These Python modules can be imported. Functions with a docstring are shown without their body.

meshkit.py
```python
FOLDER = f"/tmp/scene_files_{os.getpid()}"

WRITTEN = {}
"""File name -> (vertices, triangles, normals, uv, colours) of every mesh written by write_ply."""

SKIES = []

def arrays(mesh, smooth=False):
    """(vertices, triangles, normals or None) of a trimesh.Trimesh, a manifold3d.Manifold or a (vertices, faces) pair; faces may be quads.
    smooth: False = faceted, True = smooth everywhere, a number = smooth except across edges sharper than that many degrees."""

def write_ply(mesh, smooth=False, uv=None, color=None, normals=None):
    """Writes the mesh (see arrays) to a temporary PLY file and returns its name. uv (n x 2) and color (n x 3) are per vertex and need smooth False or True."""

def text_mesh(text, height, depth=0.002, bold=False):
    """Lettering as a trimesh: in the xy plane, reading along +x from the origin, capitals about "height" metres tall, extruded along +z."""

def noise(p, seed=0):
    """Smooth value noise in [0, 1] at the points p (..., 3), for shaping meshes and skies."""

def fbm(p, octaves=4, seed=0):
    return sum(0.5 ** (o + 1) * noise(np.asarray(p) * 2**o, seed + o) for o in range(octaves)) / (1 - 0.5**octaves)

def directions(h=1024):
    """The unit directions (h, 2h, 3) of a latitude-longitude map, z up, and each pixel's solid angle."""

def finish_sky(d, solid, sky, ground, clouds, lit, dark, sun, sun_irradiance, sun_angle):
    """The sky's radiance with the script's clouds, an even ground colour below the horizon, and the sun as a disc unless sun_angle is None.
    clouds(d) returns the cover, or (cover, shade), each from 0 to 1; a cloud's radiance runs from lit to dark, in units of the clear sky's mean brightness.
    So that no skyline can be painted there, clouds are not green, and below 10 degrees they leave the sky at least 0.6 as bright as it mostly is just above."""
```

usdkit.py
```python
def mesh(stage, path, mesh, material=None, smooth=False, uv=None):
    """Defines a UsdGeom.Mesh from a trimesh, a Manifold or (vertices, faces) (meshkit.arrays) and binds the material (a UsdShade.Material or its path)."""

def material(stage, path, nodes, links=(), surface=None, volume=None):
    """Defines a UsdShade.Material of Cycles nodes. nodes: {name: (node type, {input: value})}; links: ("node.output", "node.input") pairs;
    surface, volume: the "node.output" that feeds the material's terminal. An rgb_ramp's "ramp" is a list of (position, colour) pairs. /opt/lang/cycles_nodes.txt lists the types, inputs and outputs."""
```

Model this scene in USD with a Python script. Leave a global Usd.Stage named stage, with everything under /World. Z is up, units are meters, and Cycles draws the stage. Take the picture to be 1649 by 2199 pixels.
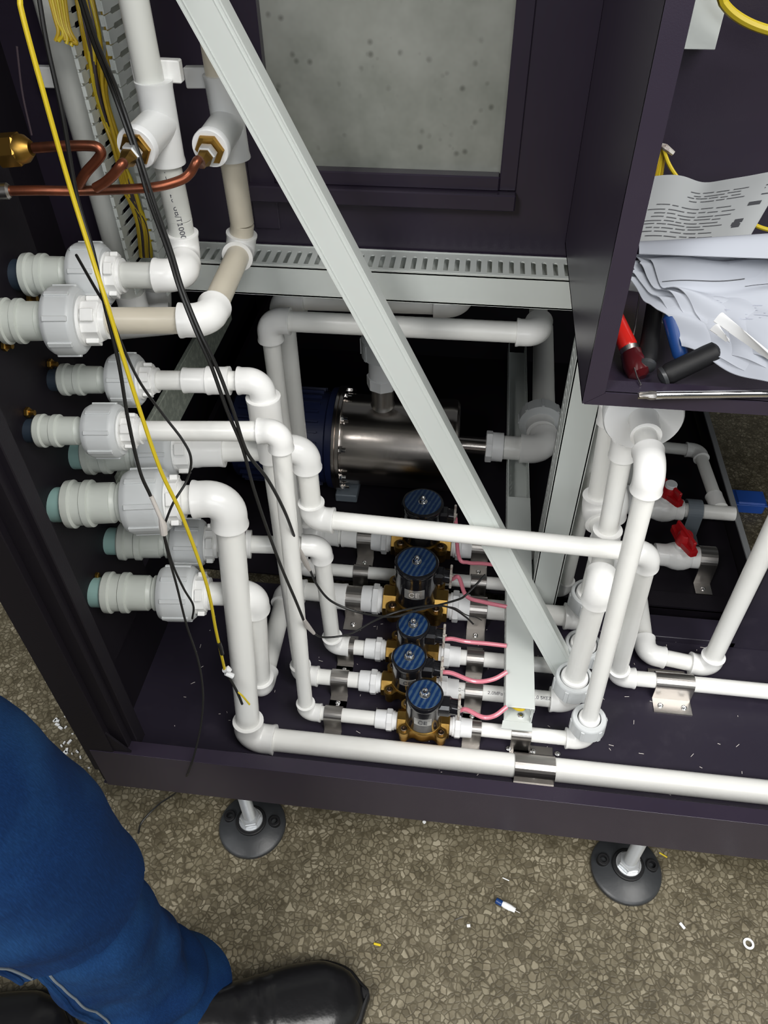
import math, random, numpy as np, trimesh, usdkit, meshkit
from pxr import Usd, UsdGeom, UsdLux, UsdShade, Gf, Sdf
from shapely.geometry import Polygon, Point, box as rect, LineString
from shapely.ops import unary_union
from shapely import affinity

stage = Usd.Stage.CreateInMemory()
UsdGeom.SetStageUpAxis(stage, UsdGeom.Tokens.z)
UsdGeom.SetStageMetersPerUnit(stage, 1.0)
UsdGeom.Xform.Define(stage, '/World')
UsdGeom.Scope.Define(stage, '/World/Looks')
V = np.array
rnd = random.Random(7)

# ------------------------------------------------------------------ camera, light
FOCAL = 1644.06                       # focal length in pixels of the 1649 x 2199 frame
ROT = V([[0.99261, 0.12083, -0.01079], [0.07645, -0.69212, -0.71772], [-0.0942, 0.7116, -0.69624]])
_u, _s, _vt = np.linalg.svd(ROT)
ROT = _u @ _vt                        # rows: right, down, forward
EYE = V([0.0, 0.0, 1.14])
cam = UsdGeom.Camera.Define(stage, '/World/camera')
cam.CreateFocalLengthAttr(26.0)
cam.CreateHorizontalApertureAttr(26.0 * 1649 / FOCAL)
cam.CreateVerticalApertureAttr(26.0 * 2199 / FOCAL)
cam.CreateClippingRangeAttr(Gf.Vec2f(0.02, 100))
m = np.eye(4)
m[0, :3], m[1, :3], m[2, :3], m[3, :3] = ROT[0], -ROT[1], -ROT[2], EYE
cam.AddTransformOp().Set(Gf.Matrix4d(*m.ravel().tolist()))
cam.CreateExposureAttr(0.12)

dome = UsdLux.DomeLight.Define(stage, '/World/ambient_light')
dome.CreateIntensityAttr(0.02)
dome.CreateColorAttr(Gf.Vec3f(0.93, 0.97, 1.0))


def rect_light(name, pos, aim, w, h, power, color):
    l = UsdLux.RectLight.Define(stage, '/World/' + name)
    l.CreateWidthAttr(w)
    l.CreateHeightAttr(h)
    l.CreateIntensityAttr(power)
    l.CreateColorAttr(Gf.Vec3f(*color))
    z = V(pos, float) - V(aim, float)
    z /= np.linalg.norm(z)
    x = np.cross([0, 1, 0.01], z)
    x /= np.linalg.norm(x)
    y = np.cross(z, x)
    m = np.eye(4)
    m[0, :3], m[1, :3], m[2, :3], m[3, :3] = x, y, z, pos
    l.AddTransformOp().Set(Gf.Matrix4d(*m.ravel().tolist()))


rect_light('ceiling_lamp', (1.25, -0.7, 2.6), (1.25, -0.701, 0.0), 1.6, 1.6, 9.8, (1.0, 0.985, 0.95))
rect_light('ceiling_lamp_001', (-1.25, -1.4, 2.6), (0.3, 0.7, 0.4), 1.0, 0.8, 25.0, (1.0, 0.99, 0.965))
rect_light('window_daylight', (0.75, -2.3, 1.9), (0.25, 0.7, 0.4), 1.6, 0.9, 5.0, (0.95, 0.98, 1.0))
rect_light('window_daylight_001', (-2.4, -0.4, 2.0), (0.3, 0.7, 0.4), 1.0, 0.8, 4.6, (0.95, 0.98, 1.0))


# ------------------------------------------------------------------ measuring: a sighted point on a known plane of the machine
def ray(px, py):
    return ROT.T @ V([(px - 824.5) / FOCAL, (py - 1099.5) / FOCAL, 1.0])


def at(px, py, **k):
    (a, v), = k.items()
    i, r = 'xyz'.index(a), ray(px, py)
    return EYE + r * ((v - EYE[i]) / r[i])


# ------------------------------------------------------------------ scene helpers
COUNT = {}


def numbered(parent, name):
    k = (parent, name)
    COUNT[k] = COUNT.get(k, 0) + 1
    return name if COUNT[k] == 1 else f'{name}_{COUNT[k] - 1:03d}'


class Node:
    def __init__(self, path, loc, prim):
        self.path, self.loc, self.prim = path, V(loc, float), prim


def tag(prim, label=None, cat=None, group=None, kind=None):
    for k, v in (('label', label), ('category', cat), ('group', group), ('kind', kind)):
        if v:
            prim.SetCustomDataByKey(k, v)


def thing(name, label, cat, loc=(0, 0, 0), group=None, kind=None):
    p = '/World/' + numbered('/World', name)
    x = UsdGeom.Xform.Define(stage, p)
    x.AddTranslateOp().Set(Gf.Vec3d(*map(float, loc)))
    tag(x.GetPrim(), label, cat, group, kind)
    return Node(p, loc, x.GetPrim())


def moved(mesh, loc):
    v, f, _ = meshkit.arrays(mesh)
    return trimesh.Trimesh(v - V(loc), f, process=False)


def part(th, name, mesh, mat, smooth=32, label=None, kind=None):
    p = th.path + '/' + numbered(th.path, name)
    g = usdkit.mesh(stage, p, moved(mesh, th.loc), mat, smooth=smooth)
    tag(g.GetPrim(), label, None, None, kind)
    return Node(p, th.loc, g.GetPrim())


def single(name, mesh, mat, label, cat, group=None, kind=None, smooth=32):
    p = '/World/' + numbered('/World', name)
    g = usdkit.mesh(stage, p, mesh, mat, smooth=smooth)
    tag(g.GetPrim(), label, cat, group, kind)
    return g


def cat(*ms):
    ms = [m for m in ms if m is not None]
    return trimesh.util.concatenate([trimesh.Trimesh(*meshkit.arrays(m)[:2], process=False) for m in ms])


def unit(v):
    v = V(v, float)
    return v / np.linalg.norm(v)


def frame_of(d):
    d = unit(d)
    a = V([0, 0, 1.0]) if abs(d[2]) < 0.9 else V([0, 1.0, 0])
    x = unit(np.cross(a, d))
    return x, np.cross(d, x), d


def lathe(o, d, prof, n=32, phase=0.0):
    """A turned body: prof is (distance along d, radius) pairs."""
    x, y, d = frame_of(d)
    prof = [(s, max(r, 0.0)) for s, r in prof]
    a = np.arange(n) * 2 * math.pi / n + phase
    ring = np.cos(a)[:, None] * x + np.sin(a)[:, None] * y
    v = np.concatenate([V(o) + d * s + ring * max(r, 1e-5) for s, r in prof])
    f = []
    for i in range(len(prof) - 1):
        for j in range(n):
            k = (j + 1) % n
            a0, b0, a1, b1 = i * n + j, i * n + k, i * n + n + j, i * n + n + k
            f += [(a0, b0, b1), (a0, b1, a1)]
    nv = len(v)
    v = np.vstack([v, V(o) + d * prof[0][0], V(o) + d * prof[-1][0]])
    L = (len(prof) - 1) * n
    for j in range(n):
        k = (j + 1) % n
        f += [(nv, k, j), (nv + 1, L + j, L + k)]
    return trimesh.Trimesh(v, f, process=False)


def ring_lathe(o, d, prof, n=32):
    """A closed loop of (s, r) turned about d (a washer, a hollow sleeve)."""
    x, y, d = frame_of(d)
    a = np.arange(n) * 2 * math.pi / n
    ring = np.cos(a)[:, None] * x + np.sin(a)[:, None] * y
    v = np.concatenate([V(o) + d * s + ring * r for s, r in prof])
    f, m_ = [], len(prof)
    for i in range(m_):
        q = (i + 1) % m_
        for j in range(n):
            k = (j + 1) % n
            f += [(i * n + j, i * n + k, q * n + k), (i * n + j, q * n + k, q * n + j)]
    return trimesh.Trimesh(v, f, process=False)


def tube(pts, r, n=20, caps=True):
    pts = V(pts, float)
    r = np.full(len(pts), r) if np.ndim(r) == 0 else V(r)
    t = np.gradient(pts, axis=0)
    t /= np.maximum(np.linalg.norm(t, axis=1, keepdims=True), 1e-12)
    x, _, _ = frame_of(t[0])
    v = []
    a = np.arange(n) * 2 * math.pi / n
    for i in range(len(pts)):
        x = unit(x - t[i] * (x @ t[i]))
        y = np.cross(t[i], x)
        v.append(pts[i] + r[i] * (np.cos(a)[:, None] * x + np.sin(a)[:, None] * y))
    v, f = np.concatenate(v), []
    for i in range(len(pts) - 1):
        for j in range(n):
            k = (j + 1) % n
            f += [(i * n + j, i * n + k, i * n + n + k), (i * n + j, i * n + n + k, i * n + n + j)]
    if caps:
        nv = len(v)
        v = np.vstack([v, pts[0], pts[-1]])
        L = (len(pts) - 1) * n
        for j in range(n):
            k = (j + 1) % n
            f += [(nv, k, j), (nv + 1, L + j, L + k)]
    return trimesh.Trimesh(v, f, process=False)


def spline(pts, k=8):
    p = V(pts, float)
    p = np.vstack([2 * p[0] - p[1], p, 2 * p[-1] - p[-2]])
    out = []
    for i in range(1, len(p) - 2):
        for t in np.arange(k) / k:
            a, b, c, d = p[i - 1:i + 3]
            out.append(0.5 * (2 * b + (c - a) * t + (2 * a - 5 * b + 4 * c - d) * t * t + (3 * b - a - 3 * c + d) * t ** 3))
    return V(out + [p[-2]])


def bx(lo, hi, bev=0.0):
    lo, hi = np.minimum(lo, hi).astype(float), np.maximum(lo, hi).astype(float)
    if not bev:
        m = trimesh.creation.box(extents=hi - lo)
        m.apply_translation((lo + hi) / 2)
        return m
    c = []
    for sx in (0, 1):
        for sy in (0, 1):
            for sz in (0, 1):
                q = V([(lo, hi)[s][i] for i, s in enumerate((sx, sy, sz))])
                sg = V([1 - 2 * sx, 1 - 2 * sy, 1 - 2 * sz]) * bev
                for i in range(3):
                    w = q + sg
                    w[i] = q[i]
                    c.append(w)
    return trimesh.Trimesh(c, process=False).convex_hull


def prism(poly, depth, M=None):
    """poly extruded by depth along z, then moved by the 4x4 matrix M."""
    gs = getattr(poly, 'geoms', [poly])
    m = trimesh.util.concatenate([trimesh.creation.extrude_polygon(g, depth, engine='earcut') for g in gs])
    if M is not None:
        m.apply_transform(M)
    return m


def axes(o, x, y):
    x = unit(x)
    y = unit(V(y, float) - x * (x @ V(y, float)))
    M = np.eye(4)
    M[:3, 0], M[:3, 1], M[:3, 2], M[:3, 3] = x, y, np.cross(x, y), o
    return M


def hexa(o, d, r, L, n=6, phase=0.0):
    c = min(0.0012, L * 0.2)
    return lathe(o, d, [(0, r - c), (c, r), (L - c, r), (L, r - c)], n=n, phase=phase)


def obox(o, x, y, sx, sy, sz, bev=0.0):
    """A box centred at o whose own axes are x, y, x cross y."""
    m = bx((-sx / 2, -sy / 2, -sz / 2), (sx / 2, sy / 2, sz / 2), bev)
    m.apply_transform(axes(o, x, y))
    return m


# ------------------------------------------------------------------ materials
def mat(name, color, rough=0.5, metal=0.0, bump=None, var=None, **kw):
    """bump (scale, distance); var (scale, second colour, low, high): patches of the second colour."""
    nodes = {'p': ('principled_bsdf', {'base_color': color, 'roughness': rough, 'metallic': metal, **kw}), 'g': ('texture_coordinate', {})}
    links = []
    if var:
        sc, c2, lo, hi = var
        nodes['n'] = ('noise_texture', {'scale': sc, 'detail': 4.0, 'roughness': 0.6})
        nodes['r'] = ('rgb_ramp', {'ramp': [(0, color), (lo, color), (hi, c2), (1, c2)]})
        links += [('g.object', 'n.vector'), ('n.fac', 'r.fac'), ('r.color', 'p.base_color')]
    if bump:
        nodes['bn'] = ('noise_texture', {'scale': bump[0], 'detail': 2.0})
        nodes['b'] = ('bump', {'strength': 0.5, 'distance': bump[1]})
        links += [('g.object', 'bn.vector'), ('bn.fac', 'b.height'), ('b.normal', 'p.normal')]
    return usdkit.material(stage, '/World/Looks/' + name, nodes, links, surface='p.BSDF')


PVC = mat('white_pvc', (0.86, 0.86, 0.835), 0.30, var=(9.0, (0.80, 0.795, 0.765), 0.5, 0.75), bump=(60, 0.0004))
PVCF = mat('fitting_pvc', (0.86, 0.86, 0.85), 0.26, bump=(40, 0.0004))
AGED = mat('aged_pvc', (0.62, 0.63, 0.60), 0.36, var=(9.0, (0.57, 0.575, 0.54), 0.5, 0.75))
TEEM = mat('tee_pvc', (0.70, 0.71, 0.71), 0.3)
CREAM = mat('cream_pvc', (0.60, 0.55, 0.45), 0.34, var=(8.0, (0.64, 0.59, 0.49), 0.45, 0.7))
UNION = mat('union_pvc', (0.60, 0.62, 0.63), 0.42, bump=(90, 0.0003))
ADAPT = mat('adapter_pvc', (0.56, 0.59, 0.55), 0.38, bump=(70, 0.0004))
NYLON = mat('nylon_white', (0.80, 0.81, 0.82), 0.38)
TEAL = mat('teal_nipple', (0.26, 0.42, 0.40), 0.4)
NAVY = mat('navy_gasket', (0.02, 0.032, 0.05), 0.5)
DUCT = mat('duct_pvc', (0.62, 0.655, 0.635), 0.42, var=(5.0, (0.60, 0.635, 0.61), 0.45, 0.7))
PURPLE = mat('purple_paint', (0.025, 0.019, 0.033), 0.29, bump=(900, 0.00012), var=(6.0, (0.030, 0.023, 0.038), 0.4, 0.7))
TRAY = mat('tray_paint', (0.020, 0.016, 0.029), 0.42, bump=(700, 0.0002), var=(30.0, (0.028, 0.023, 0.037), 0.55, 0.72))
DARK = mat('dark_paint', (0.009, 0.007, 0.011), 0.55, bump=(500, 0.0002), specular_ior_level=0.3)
STEEL = mat('brushed_steel', (0.46, 0.44, 0.42), 0.33, 1.0, bump=(400, 0.00008))
POLISH = mat('polished_steel', (0.62, 0.57, 0.53), 0.2, 1.0, bump=(35, 0.0005))
SCREW = mat('dark_screw', (0.16, 0.12, 0.09), 0.3, 1.0)
CHROME = mat('chrome', (0.85, 0.85, 0.85), 0.08, 1.0)
ZINC = mat('zinc_plate', (0.72, 0.74, 0.76), 0.38, 0.8, bump=(300, 0.0001))
GALV = mat('galvanised_sheet', (0.52, 0.58, 0.50), 0.5, 0.2, var=(90.0, (0.72, 0.78, 0.68), 0.45, 0.62), bump=(120, 0.0012))
BRASS = mat('brass', (0.42, 0.26, 0.07), 0.36, 1.0, var=(25.0, (0.30, 0.17, 0.045), 0.45, 0.7), bump=(120, 0.0004))
BRASSD = mat('aged_brass', (0.38, 0.22, 0.05), 0.4, 1.0)
COPPER = mat('copper', (0.27, 0.085, 0.045), 0.36, 0.85, var=(30.0, (0.12, 0.05, 0.03), 0.45, 0.7))
BLACK = mat('black_plastic', (0.008, 0.008, 0.010), 0.16, coat_weight=0.4)
RUBBER = mat('black_rubber', (0.007, 0.007, 0.008), 0.55, bump=(200, 0.0003), specular_ior_level=0.3)
FOOT = mat('foot_plastic', (0.028, 0.030, 0.033), 0.40, bump=(90, 0.0005))
MOTOR = mat('motor_blue', (0.010, 0.016, 0.06), 0.45)
SLATE = mat('slate_paint', (0.16, 0.19, 0.22), 0.5)
RED = mat('red_handle', (0.42, 0.008, 0.012), 0.38)
REDT = mat('red_tool', (0.55, 0.015, 0.01), 0.25, coat_weight=0.5)
MAROON = mat('maroon_tool', (0.06, 0.006, 0.008), 0.2, coat_weight=0.6)
BLUET = mat('blue_tool', (0.008, 0.04, 0.16), 0.3)
BLUEP = mat('blue_plastic', (0.02, 0.09, 0.42), 0.4)
YEL = mat('yellow_wire', (0.62, 0.47, 0.02), 0.4)
YELD = mat('ochre_wire', (0.50, 0.33, 0.015), 0.45)
BLKW = mat('black_wire', (0.012, 0.012, 0.012), 0.42)
PURW = mat('dark_violet_wire', (0.05, 0.035, 0.045), 0.45)
PINK = mat('pink_sleeve', (0.66, 0.20, 0.26), 0.3, coat_weight=0.3)
CLEAR = mat('clear_plate', (0.50, 0.47, 0.42), 0.25, var=(150.0, (0.28, 0.22, 0.2), 0.5, 0.6))
SILVER = mat('silver_label', (0.45, 0.45, 0.44), 0.3, 0.6, var=(40.0, (0.30, 0.30, 0.29), 0.5, 0.6))
PAPER = mat('paper', (0.36, 0.38, 0.43), 0.7, var=(6.0, (0.335, 0.355, 0.405), 0.4, 0.7))
PAPERG = mat('grey_paper', (0.36, 0.375, 0.385), 0.7)
INK = mat('ink', (0.05, 0.052, 0.06), 0.7)
INKB = mat('grey_ink', (0.09, 0.092, 0.10), 0.7)
INKL = mat('pale_ink', (0.36, 0.38, 0.45), 0.7)
TXT = mat('pipe_print', (0.03, 0.03, 0.05), 0.5)
LEATHER = mat('black_leather', (0.008, 0.008, 0.009), 0.26, bump=(120, 0.0006))
TAPE = mat('white_tape', (0.62, 0.58, 0.55), 0.5)
YCAP = mat('yellow_cap', (0.70, 0.50, 0.02), 0.35)

# blue top label of the coils: pale diagonal print on blue
LBL = usdkit.material(stage, '/World/Looks/blue_label', {
    'g': ('texture_coordinate', {}), 'm': ('mapping', {'rotation': (0, 0, 0.35), 'scale': (1, 1, 0)}),
    'w': ('wave_texture', {'scale': 42.0, 'distortion': 0.0, 'detail': 0.0}), 'n': ('noise_texture', {'scale': 130.0, 'detail': 2.0}),
    'x': ('math', {'math_type': 'multiply'}),
    'r': ('rgb_ramp', {'ramp': [(0, (0.004, 0.022, 0.085)), (0.22, (0.005, 0.028, 0.10)), (0.36, (0.035, 0.068, 0.12)), (1, (0.055, 0.09, 0.14))]}),
    'p': ('principled_bsdf', {'roughness': 0.22})},
    [('g.object', 'm.vector'), ('m.vector', 'w.vector'), ('g.object', 'n.vector'), ('w.fac', 'x.value1'), ('n.fac', 'x.value2'), ('x.value', 'r.fac'), ('r.color', 'p.base_color')], surface='p.BSDF')

# stained grey steel seen through the window
WINM = usdkit.material(stage, '/World/Looks/stained_steel', {
    'g': ('texture_coordinate', {}), 'v': ('voronoi_texture', {'scale': 75.0}), 'n': ('noise_texture', {'scale': 7.0, 'detail': 5.0, 'roughness': 0.65}),
    'n2': ('noise_texture', {'scale': 26.0, 'detail': 2.0}),
    'r': ('rgb_ramp', {'ramp': [(0, (0.20, 0.20, 0.19)), (0.10, (0.25, 0.25, 0.23)), (0.3, (1, 1, 1)), (1, (1, 1, 1))]}),
    'k': ('rgb_ramp', {'ramp': [(0, (0, 0, 0)), (0.50, (0, 0, 0)), (0.60, (1, 1, 1)), (1, (1, 1, 1))]}),
    'sp': ('mix', {'mix_type': 'mix', 'color1': (1, 1, 1)}),
    'c': ('rgb_ramp', {'ramp': [(0, (0.15, 0.165, 0.14)), (0.36, (0.22, 0.235, 0.205)), (0.55, (0.32, 0.33, 0.30)), (0.75, (0.40, 0.41, 0.38)), (1, (0.42, 0.42, 0.39))]}),
    'x': ('mix', {'mix_type': 'multiply', 'fac': 0.6}),
    'p': ('principled_bsdf', {'roughness': 0.38, 'metallic': 0.25})},
    [('g.object', 'v.vector'), ('g.object', 'n.vector'), ('g.object', 'n2.vector'), ('v.distance', 'r.fac'), ('n2.fac', 'k.fac'), ('k.color', 'sp.fac'), ('r.color', 'sp.color2'), ('n.fac', 'c.fac'), ('c.color', 'x.color1'), ('sp.color', 'x.color2'), ('x.color', 'p.base_color')], surface='p.BSDF')

# terrazzo: brown-grey chips of many tones in a dark binder, worn flat
FLOORM = usdkit.material(stage, '/World/Looks/terrazzo', {
    'g': ('geometry', {}), 'd': ('noise_texture', {'scale': 60.0, 'detail': 2.0}), 'dm': ('mix', {'mix_type': 'linear_light', 'fac': 0.006}),
    'v': ('voronoi_texture', {'scale': 128.0, 'randomness': 1.0}), 've': ('voronoi_texture', {'feature': 'distance_to_edge', 'scale': 128.0, 'randomness': 1.0}),
    'sc': ('separate_color', {}),
    'c': ('rgb_ramp', {'ramp': [(0, (0.14, 0.122, 0.083)), (0.3, (0.19, 0.168, 0.118)), (0.6, (0.23, 0.206, 0.150)), (0.85, (0.28, 0.252, 0.188)), (1, (0.35, 0.318, 0.245))]}),
    'e': ('rgb_ramp', {'ramp': [(0, (0, 0, 0)), (0.05, (0, 0, 0)), (0.16, (1, 1, 1)), (1, (1, 1, 1))]}),
    'x': ('mix', {'mix_type': 'mix', 'color1': (0.105, 0.090, 0.058)}),
    'n': ('noise_texture', {'scale': 5.0, 'detail': 4.0, 'roughness': 0.6}),
    'nr': ('rgb_ramp', {'ramp': [(0, (0.62, 0.60, 0.52)), (0.45, (0.82, 0.80, 0.74)), (0.7, (1.05, 1.03, 1.0)), (1, (1.1, 1.1, 1.1))]}),
    'y': ('mix', {'mix_type': 'multiply', 'fac': 1.0}), 'n3': ('noise_texture', {'scale': 45.0, 'detail': 3.0}),
    'kr': ('rgb_ramp', {'ramp': [(0, (0.55, 0.55, 0.5)), (0.42, (0.72, 0.7, 0.66)), (0.56, (1, 1, 1)), (1, (1, 1, 1))]}), 'y2': ('mix', {'mix_type': 'multiply', 'fac': 1.0}),
    'b': ('bump', {'strength': 0.25, 'distance': 0.001}), 'p': ('principled_bsdf', {'roughness': 0.5})},
    [('g.position', 'd.vector'), ('g.position', 'dm.color1'), ('d.color', 'dm.color2'), ('dm.color', 'v.vector'), ('dm.color', 've.vector'), ('v.color', 'sc.color'), ('sc.r', 'c.fac'), ('ve.distance', 'e.fac'),
     ('e.color', 'x.fac'), ('c.color', 'x.color2'), ('g.position', 'n.vector'), ('n.fac', 'nr.fac'), ('x.color', 'y.color1'), ('nr.color', 'y.color2'), ('g.position', 'n3.vector'), ('n3.fac', 'kr.fac'), ('y.color', 'y2.color1'), ('kr.color', 'y2.color2'),
     ('y2.color', 'p.base_color'), ('e.color', 'b.height'), ('b.normal', 'p.normal')], surface='p.BSDF')

# denim: fine twill, faded in patches
DENIM = usdkit.material(stage, '/World/Looks/denim', {
    'g': ('texture_coordinate', {}), 'm': ('mapping', {'scale': (900, 900, 90)}), 'n': ('noise_texture', {'scale': 1.0, 'detail': 2.0}),
    'n2': ('noise_texture', {'scale': 9.0, 'detail': 3.0}),
    'c': ('rgb_ramp', {'ramp': [(0, (0.003, 0.016, 0.062)), (0.45, (0.005, 0.026, 0.095)), (0.62, (0.010, 0.046, 0.14)), (1, (0.022, 0.08, 0.20))]}),
    'k': ('rgb_ramp', {'ramp': [(0, (0.6, 0.6, 0.6)), (0.5, (0.9, 0.9, 0.9)), (1, (1.4, 1.4, 1.4))]}),
    'x': ('mix', {'mix_type': 'multiply', 'fac': 1.0}), 'b': ('bump', {'strength': 0.4, 'distance': 0.0006}),
    'p': ('principled_bsdf', {'roughness': 0.95, 'specular_ior_level': 0.12})},
    [('g.object', 'm.vector'), ('m.vector', 'n.vector'), ('g.object', 'n2.vector'), ('n2.fac', 'c.fac'), ('n.fac', 'k.fac'), ('c.color', 'x.color1'), ('k.color', 'x.color2'), ('x.color', 'p.base_color'), ('n.fac', 'b.height'), ('b.normal', 'p.normal')], surface='p.BSDF')

# ------------------------------------------------------------------ setting
fl = single('floor', bx((-3.2, -3.2, -0.05), (3.2, 4, 0.0)), FLOORM, 'worn brown terrazzo workshop floor', 'floor', kind='structure', smooth=False)

WALLM = mat('wall_paint', (0.42, 0.44, 0.43), 0.7, var=(3.0, (0.38, 0.40, 0.39), 0.45, 0.7))
single('wall_back', bx((-3.2, 4.0, 0), (3.2, 4.1, 3.2)), WALLM, 'plain grey workshop wall far behind the cabinet', 'wall', kind='structure', smooth=False)
single('wall_left', bx((-3.3, -3.2, 0), (-3.2, 4.1, 3.2)), WALLM, 'plain grey workshop wall far to the left', 'wall', kind='structure', smooth=False)
single('wall_right', bx((3.2, -3.2, 0), (3.3, 4.1, 3.2)), WALLM, 'plain grey workshop wall far to the right', 'wall', kind='structure', smooth=False)

# ------------------------------------------------------------------ cabinet
ZT = 0.1175                                  # top of the tray
YF, YW = 0.4537, 0.86                        # front plane, inner back wall
XL = -0.447                                  # panel that carries the unions
cab = thing('machine_cabinet', 'dark purple sheet-steel machine cabinet holding all the pipework', 'machine cabinet', (0, 0.9, 0.1))


def lipped_rail(x0, x1):
    P = Polygon([(0, 0), (0, 0.096), (0.020, 0.096), (0.020, 0.090), (0.004, 0.090), (0.004, 0.006), (0.05, 0.006), (0.05, 0)])
    P = P.buffer(-0.0006).buffer(0.0006)
    return prism(P, x1 - x0, axes((x0, YF, 0.12), (0, 1, 0), (0, 0, 1)))


part(cab, 'front_rail', lipped_rail(-0.4565, 1.3), PURPLE, smooth=20)
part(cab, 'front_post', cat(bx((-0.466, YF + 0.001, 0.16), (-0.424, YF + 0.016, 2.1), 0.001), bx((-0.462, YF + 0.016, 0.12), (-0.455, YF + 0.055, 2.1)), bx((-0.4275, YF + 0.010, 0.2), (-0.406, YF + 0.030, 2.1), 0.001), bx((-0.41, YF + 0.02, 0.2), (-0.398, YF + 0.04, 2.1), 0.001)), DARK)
part(cab, 'corner_gusset', prism(Polygon([(-0.4565, 0.12), (-0.40, 0.12), (-0.40, 0.215), (-0.424, 0.26), (-0.4565, 0.26)]), 0.003, axes((0, YF + 0.006, 0), (1, 0, 0), (0, 0, 1))), DARK)
part(cab, 'tray', cat(bx((-0.4655, YF + 0.004, ZT - 0.003), (1.3, 0.842, ZT)), bx((-0.462, 0.842, ZT - 0.06), (1.3, 0.845, ZT))), TRAY, label='dark purple tray that carries the front pipe rows')
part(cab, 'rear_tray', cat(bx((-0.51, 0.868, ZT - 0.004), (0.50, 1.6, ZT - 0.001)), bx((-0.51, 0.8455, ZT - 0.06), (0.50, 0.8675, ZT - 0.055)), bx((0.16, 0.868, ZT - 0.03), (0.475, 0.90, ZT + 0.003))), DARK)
part(cab, 'cross_beam', cat(bx((0.20, 0.795, ZT), (0.46, 0.84, ZT + 0.012), 0.001)), TRAY)
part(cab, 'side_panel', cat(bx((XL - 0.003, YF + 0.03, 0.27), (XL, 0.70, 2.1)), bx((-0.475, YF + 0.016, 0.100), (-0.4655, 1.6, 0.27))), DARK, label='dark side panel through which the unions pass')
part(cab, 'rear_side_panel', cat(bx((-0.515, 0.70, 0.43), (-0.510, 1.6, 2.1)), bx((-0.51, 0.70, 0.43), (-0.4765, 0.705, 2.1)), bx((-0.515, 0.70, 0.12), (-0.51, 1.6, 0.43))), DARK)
part(cab, 'side_rail', bx((-0.476, 0.702, 0.365), (-0.468, 1.30, 0.44), 0.001), GALV, label='galvanised grey-green side rail behind the unions')
single('cabinet_roof', bx((-0.515, YF, 2.101), (1.3, 1.6, 2.12)), DARK, 'dark sheet roof on top of the machine cabinet', 'roof panel', smooth=False)
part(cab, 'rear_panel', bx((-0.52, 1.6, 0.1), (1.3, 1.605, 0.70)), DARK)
# wall with the window opening
wx0, wx1, wz0 = -0.232, 0.019, 0.8215
part(cab, 'back_wall', cat(bx((-0.51, YW, 0.69), (wx0 - 0.03, YW + 0.004, 2.1)), bx((wx1 + 0.018, YW, 0.69), (0.13, YW + 0.004, 2.1)), bx((-0.51, YW + .0003, 0.70), (0.13, YW + 0.003, 0.80))), PURPLE)
part(cab, 'window_stile', bx((wx0 - 0.03, YW - 0.002, 0.752), (wx0, YW + 0.012, 2.1), 0.001), PURPLE)
part(cab, 'window_stile', bx((wx1, YW - 0.002, 0.8062), (wx1 + 0.0185, YW + 0.012, 2.1), 0.001), PURPLE)
part(cab, 'window_sill', cat(bx((wx0, YW - 0.004, 0.806), (wx1, YW + 0.0125, wz0), 0.0015), bx((wx0 - 0.03, YW - 0.014, 0.788), (wx1 + 0.019, YW, 0.806), 0.0015)), PURPLE)
part(cab, 'steel_sheet', bx((wx0 - 0.01, YW + 0.012, 0.80), (wx1 + 0.01, YW + 0.014, 2.1)), WINM, label='grey stained steel sheet behind the window opening')
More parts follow.
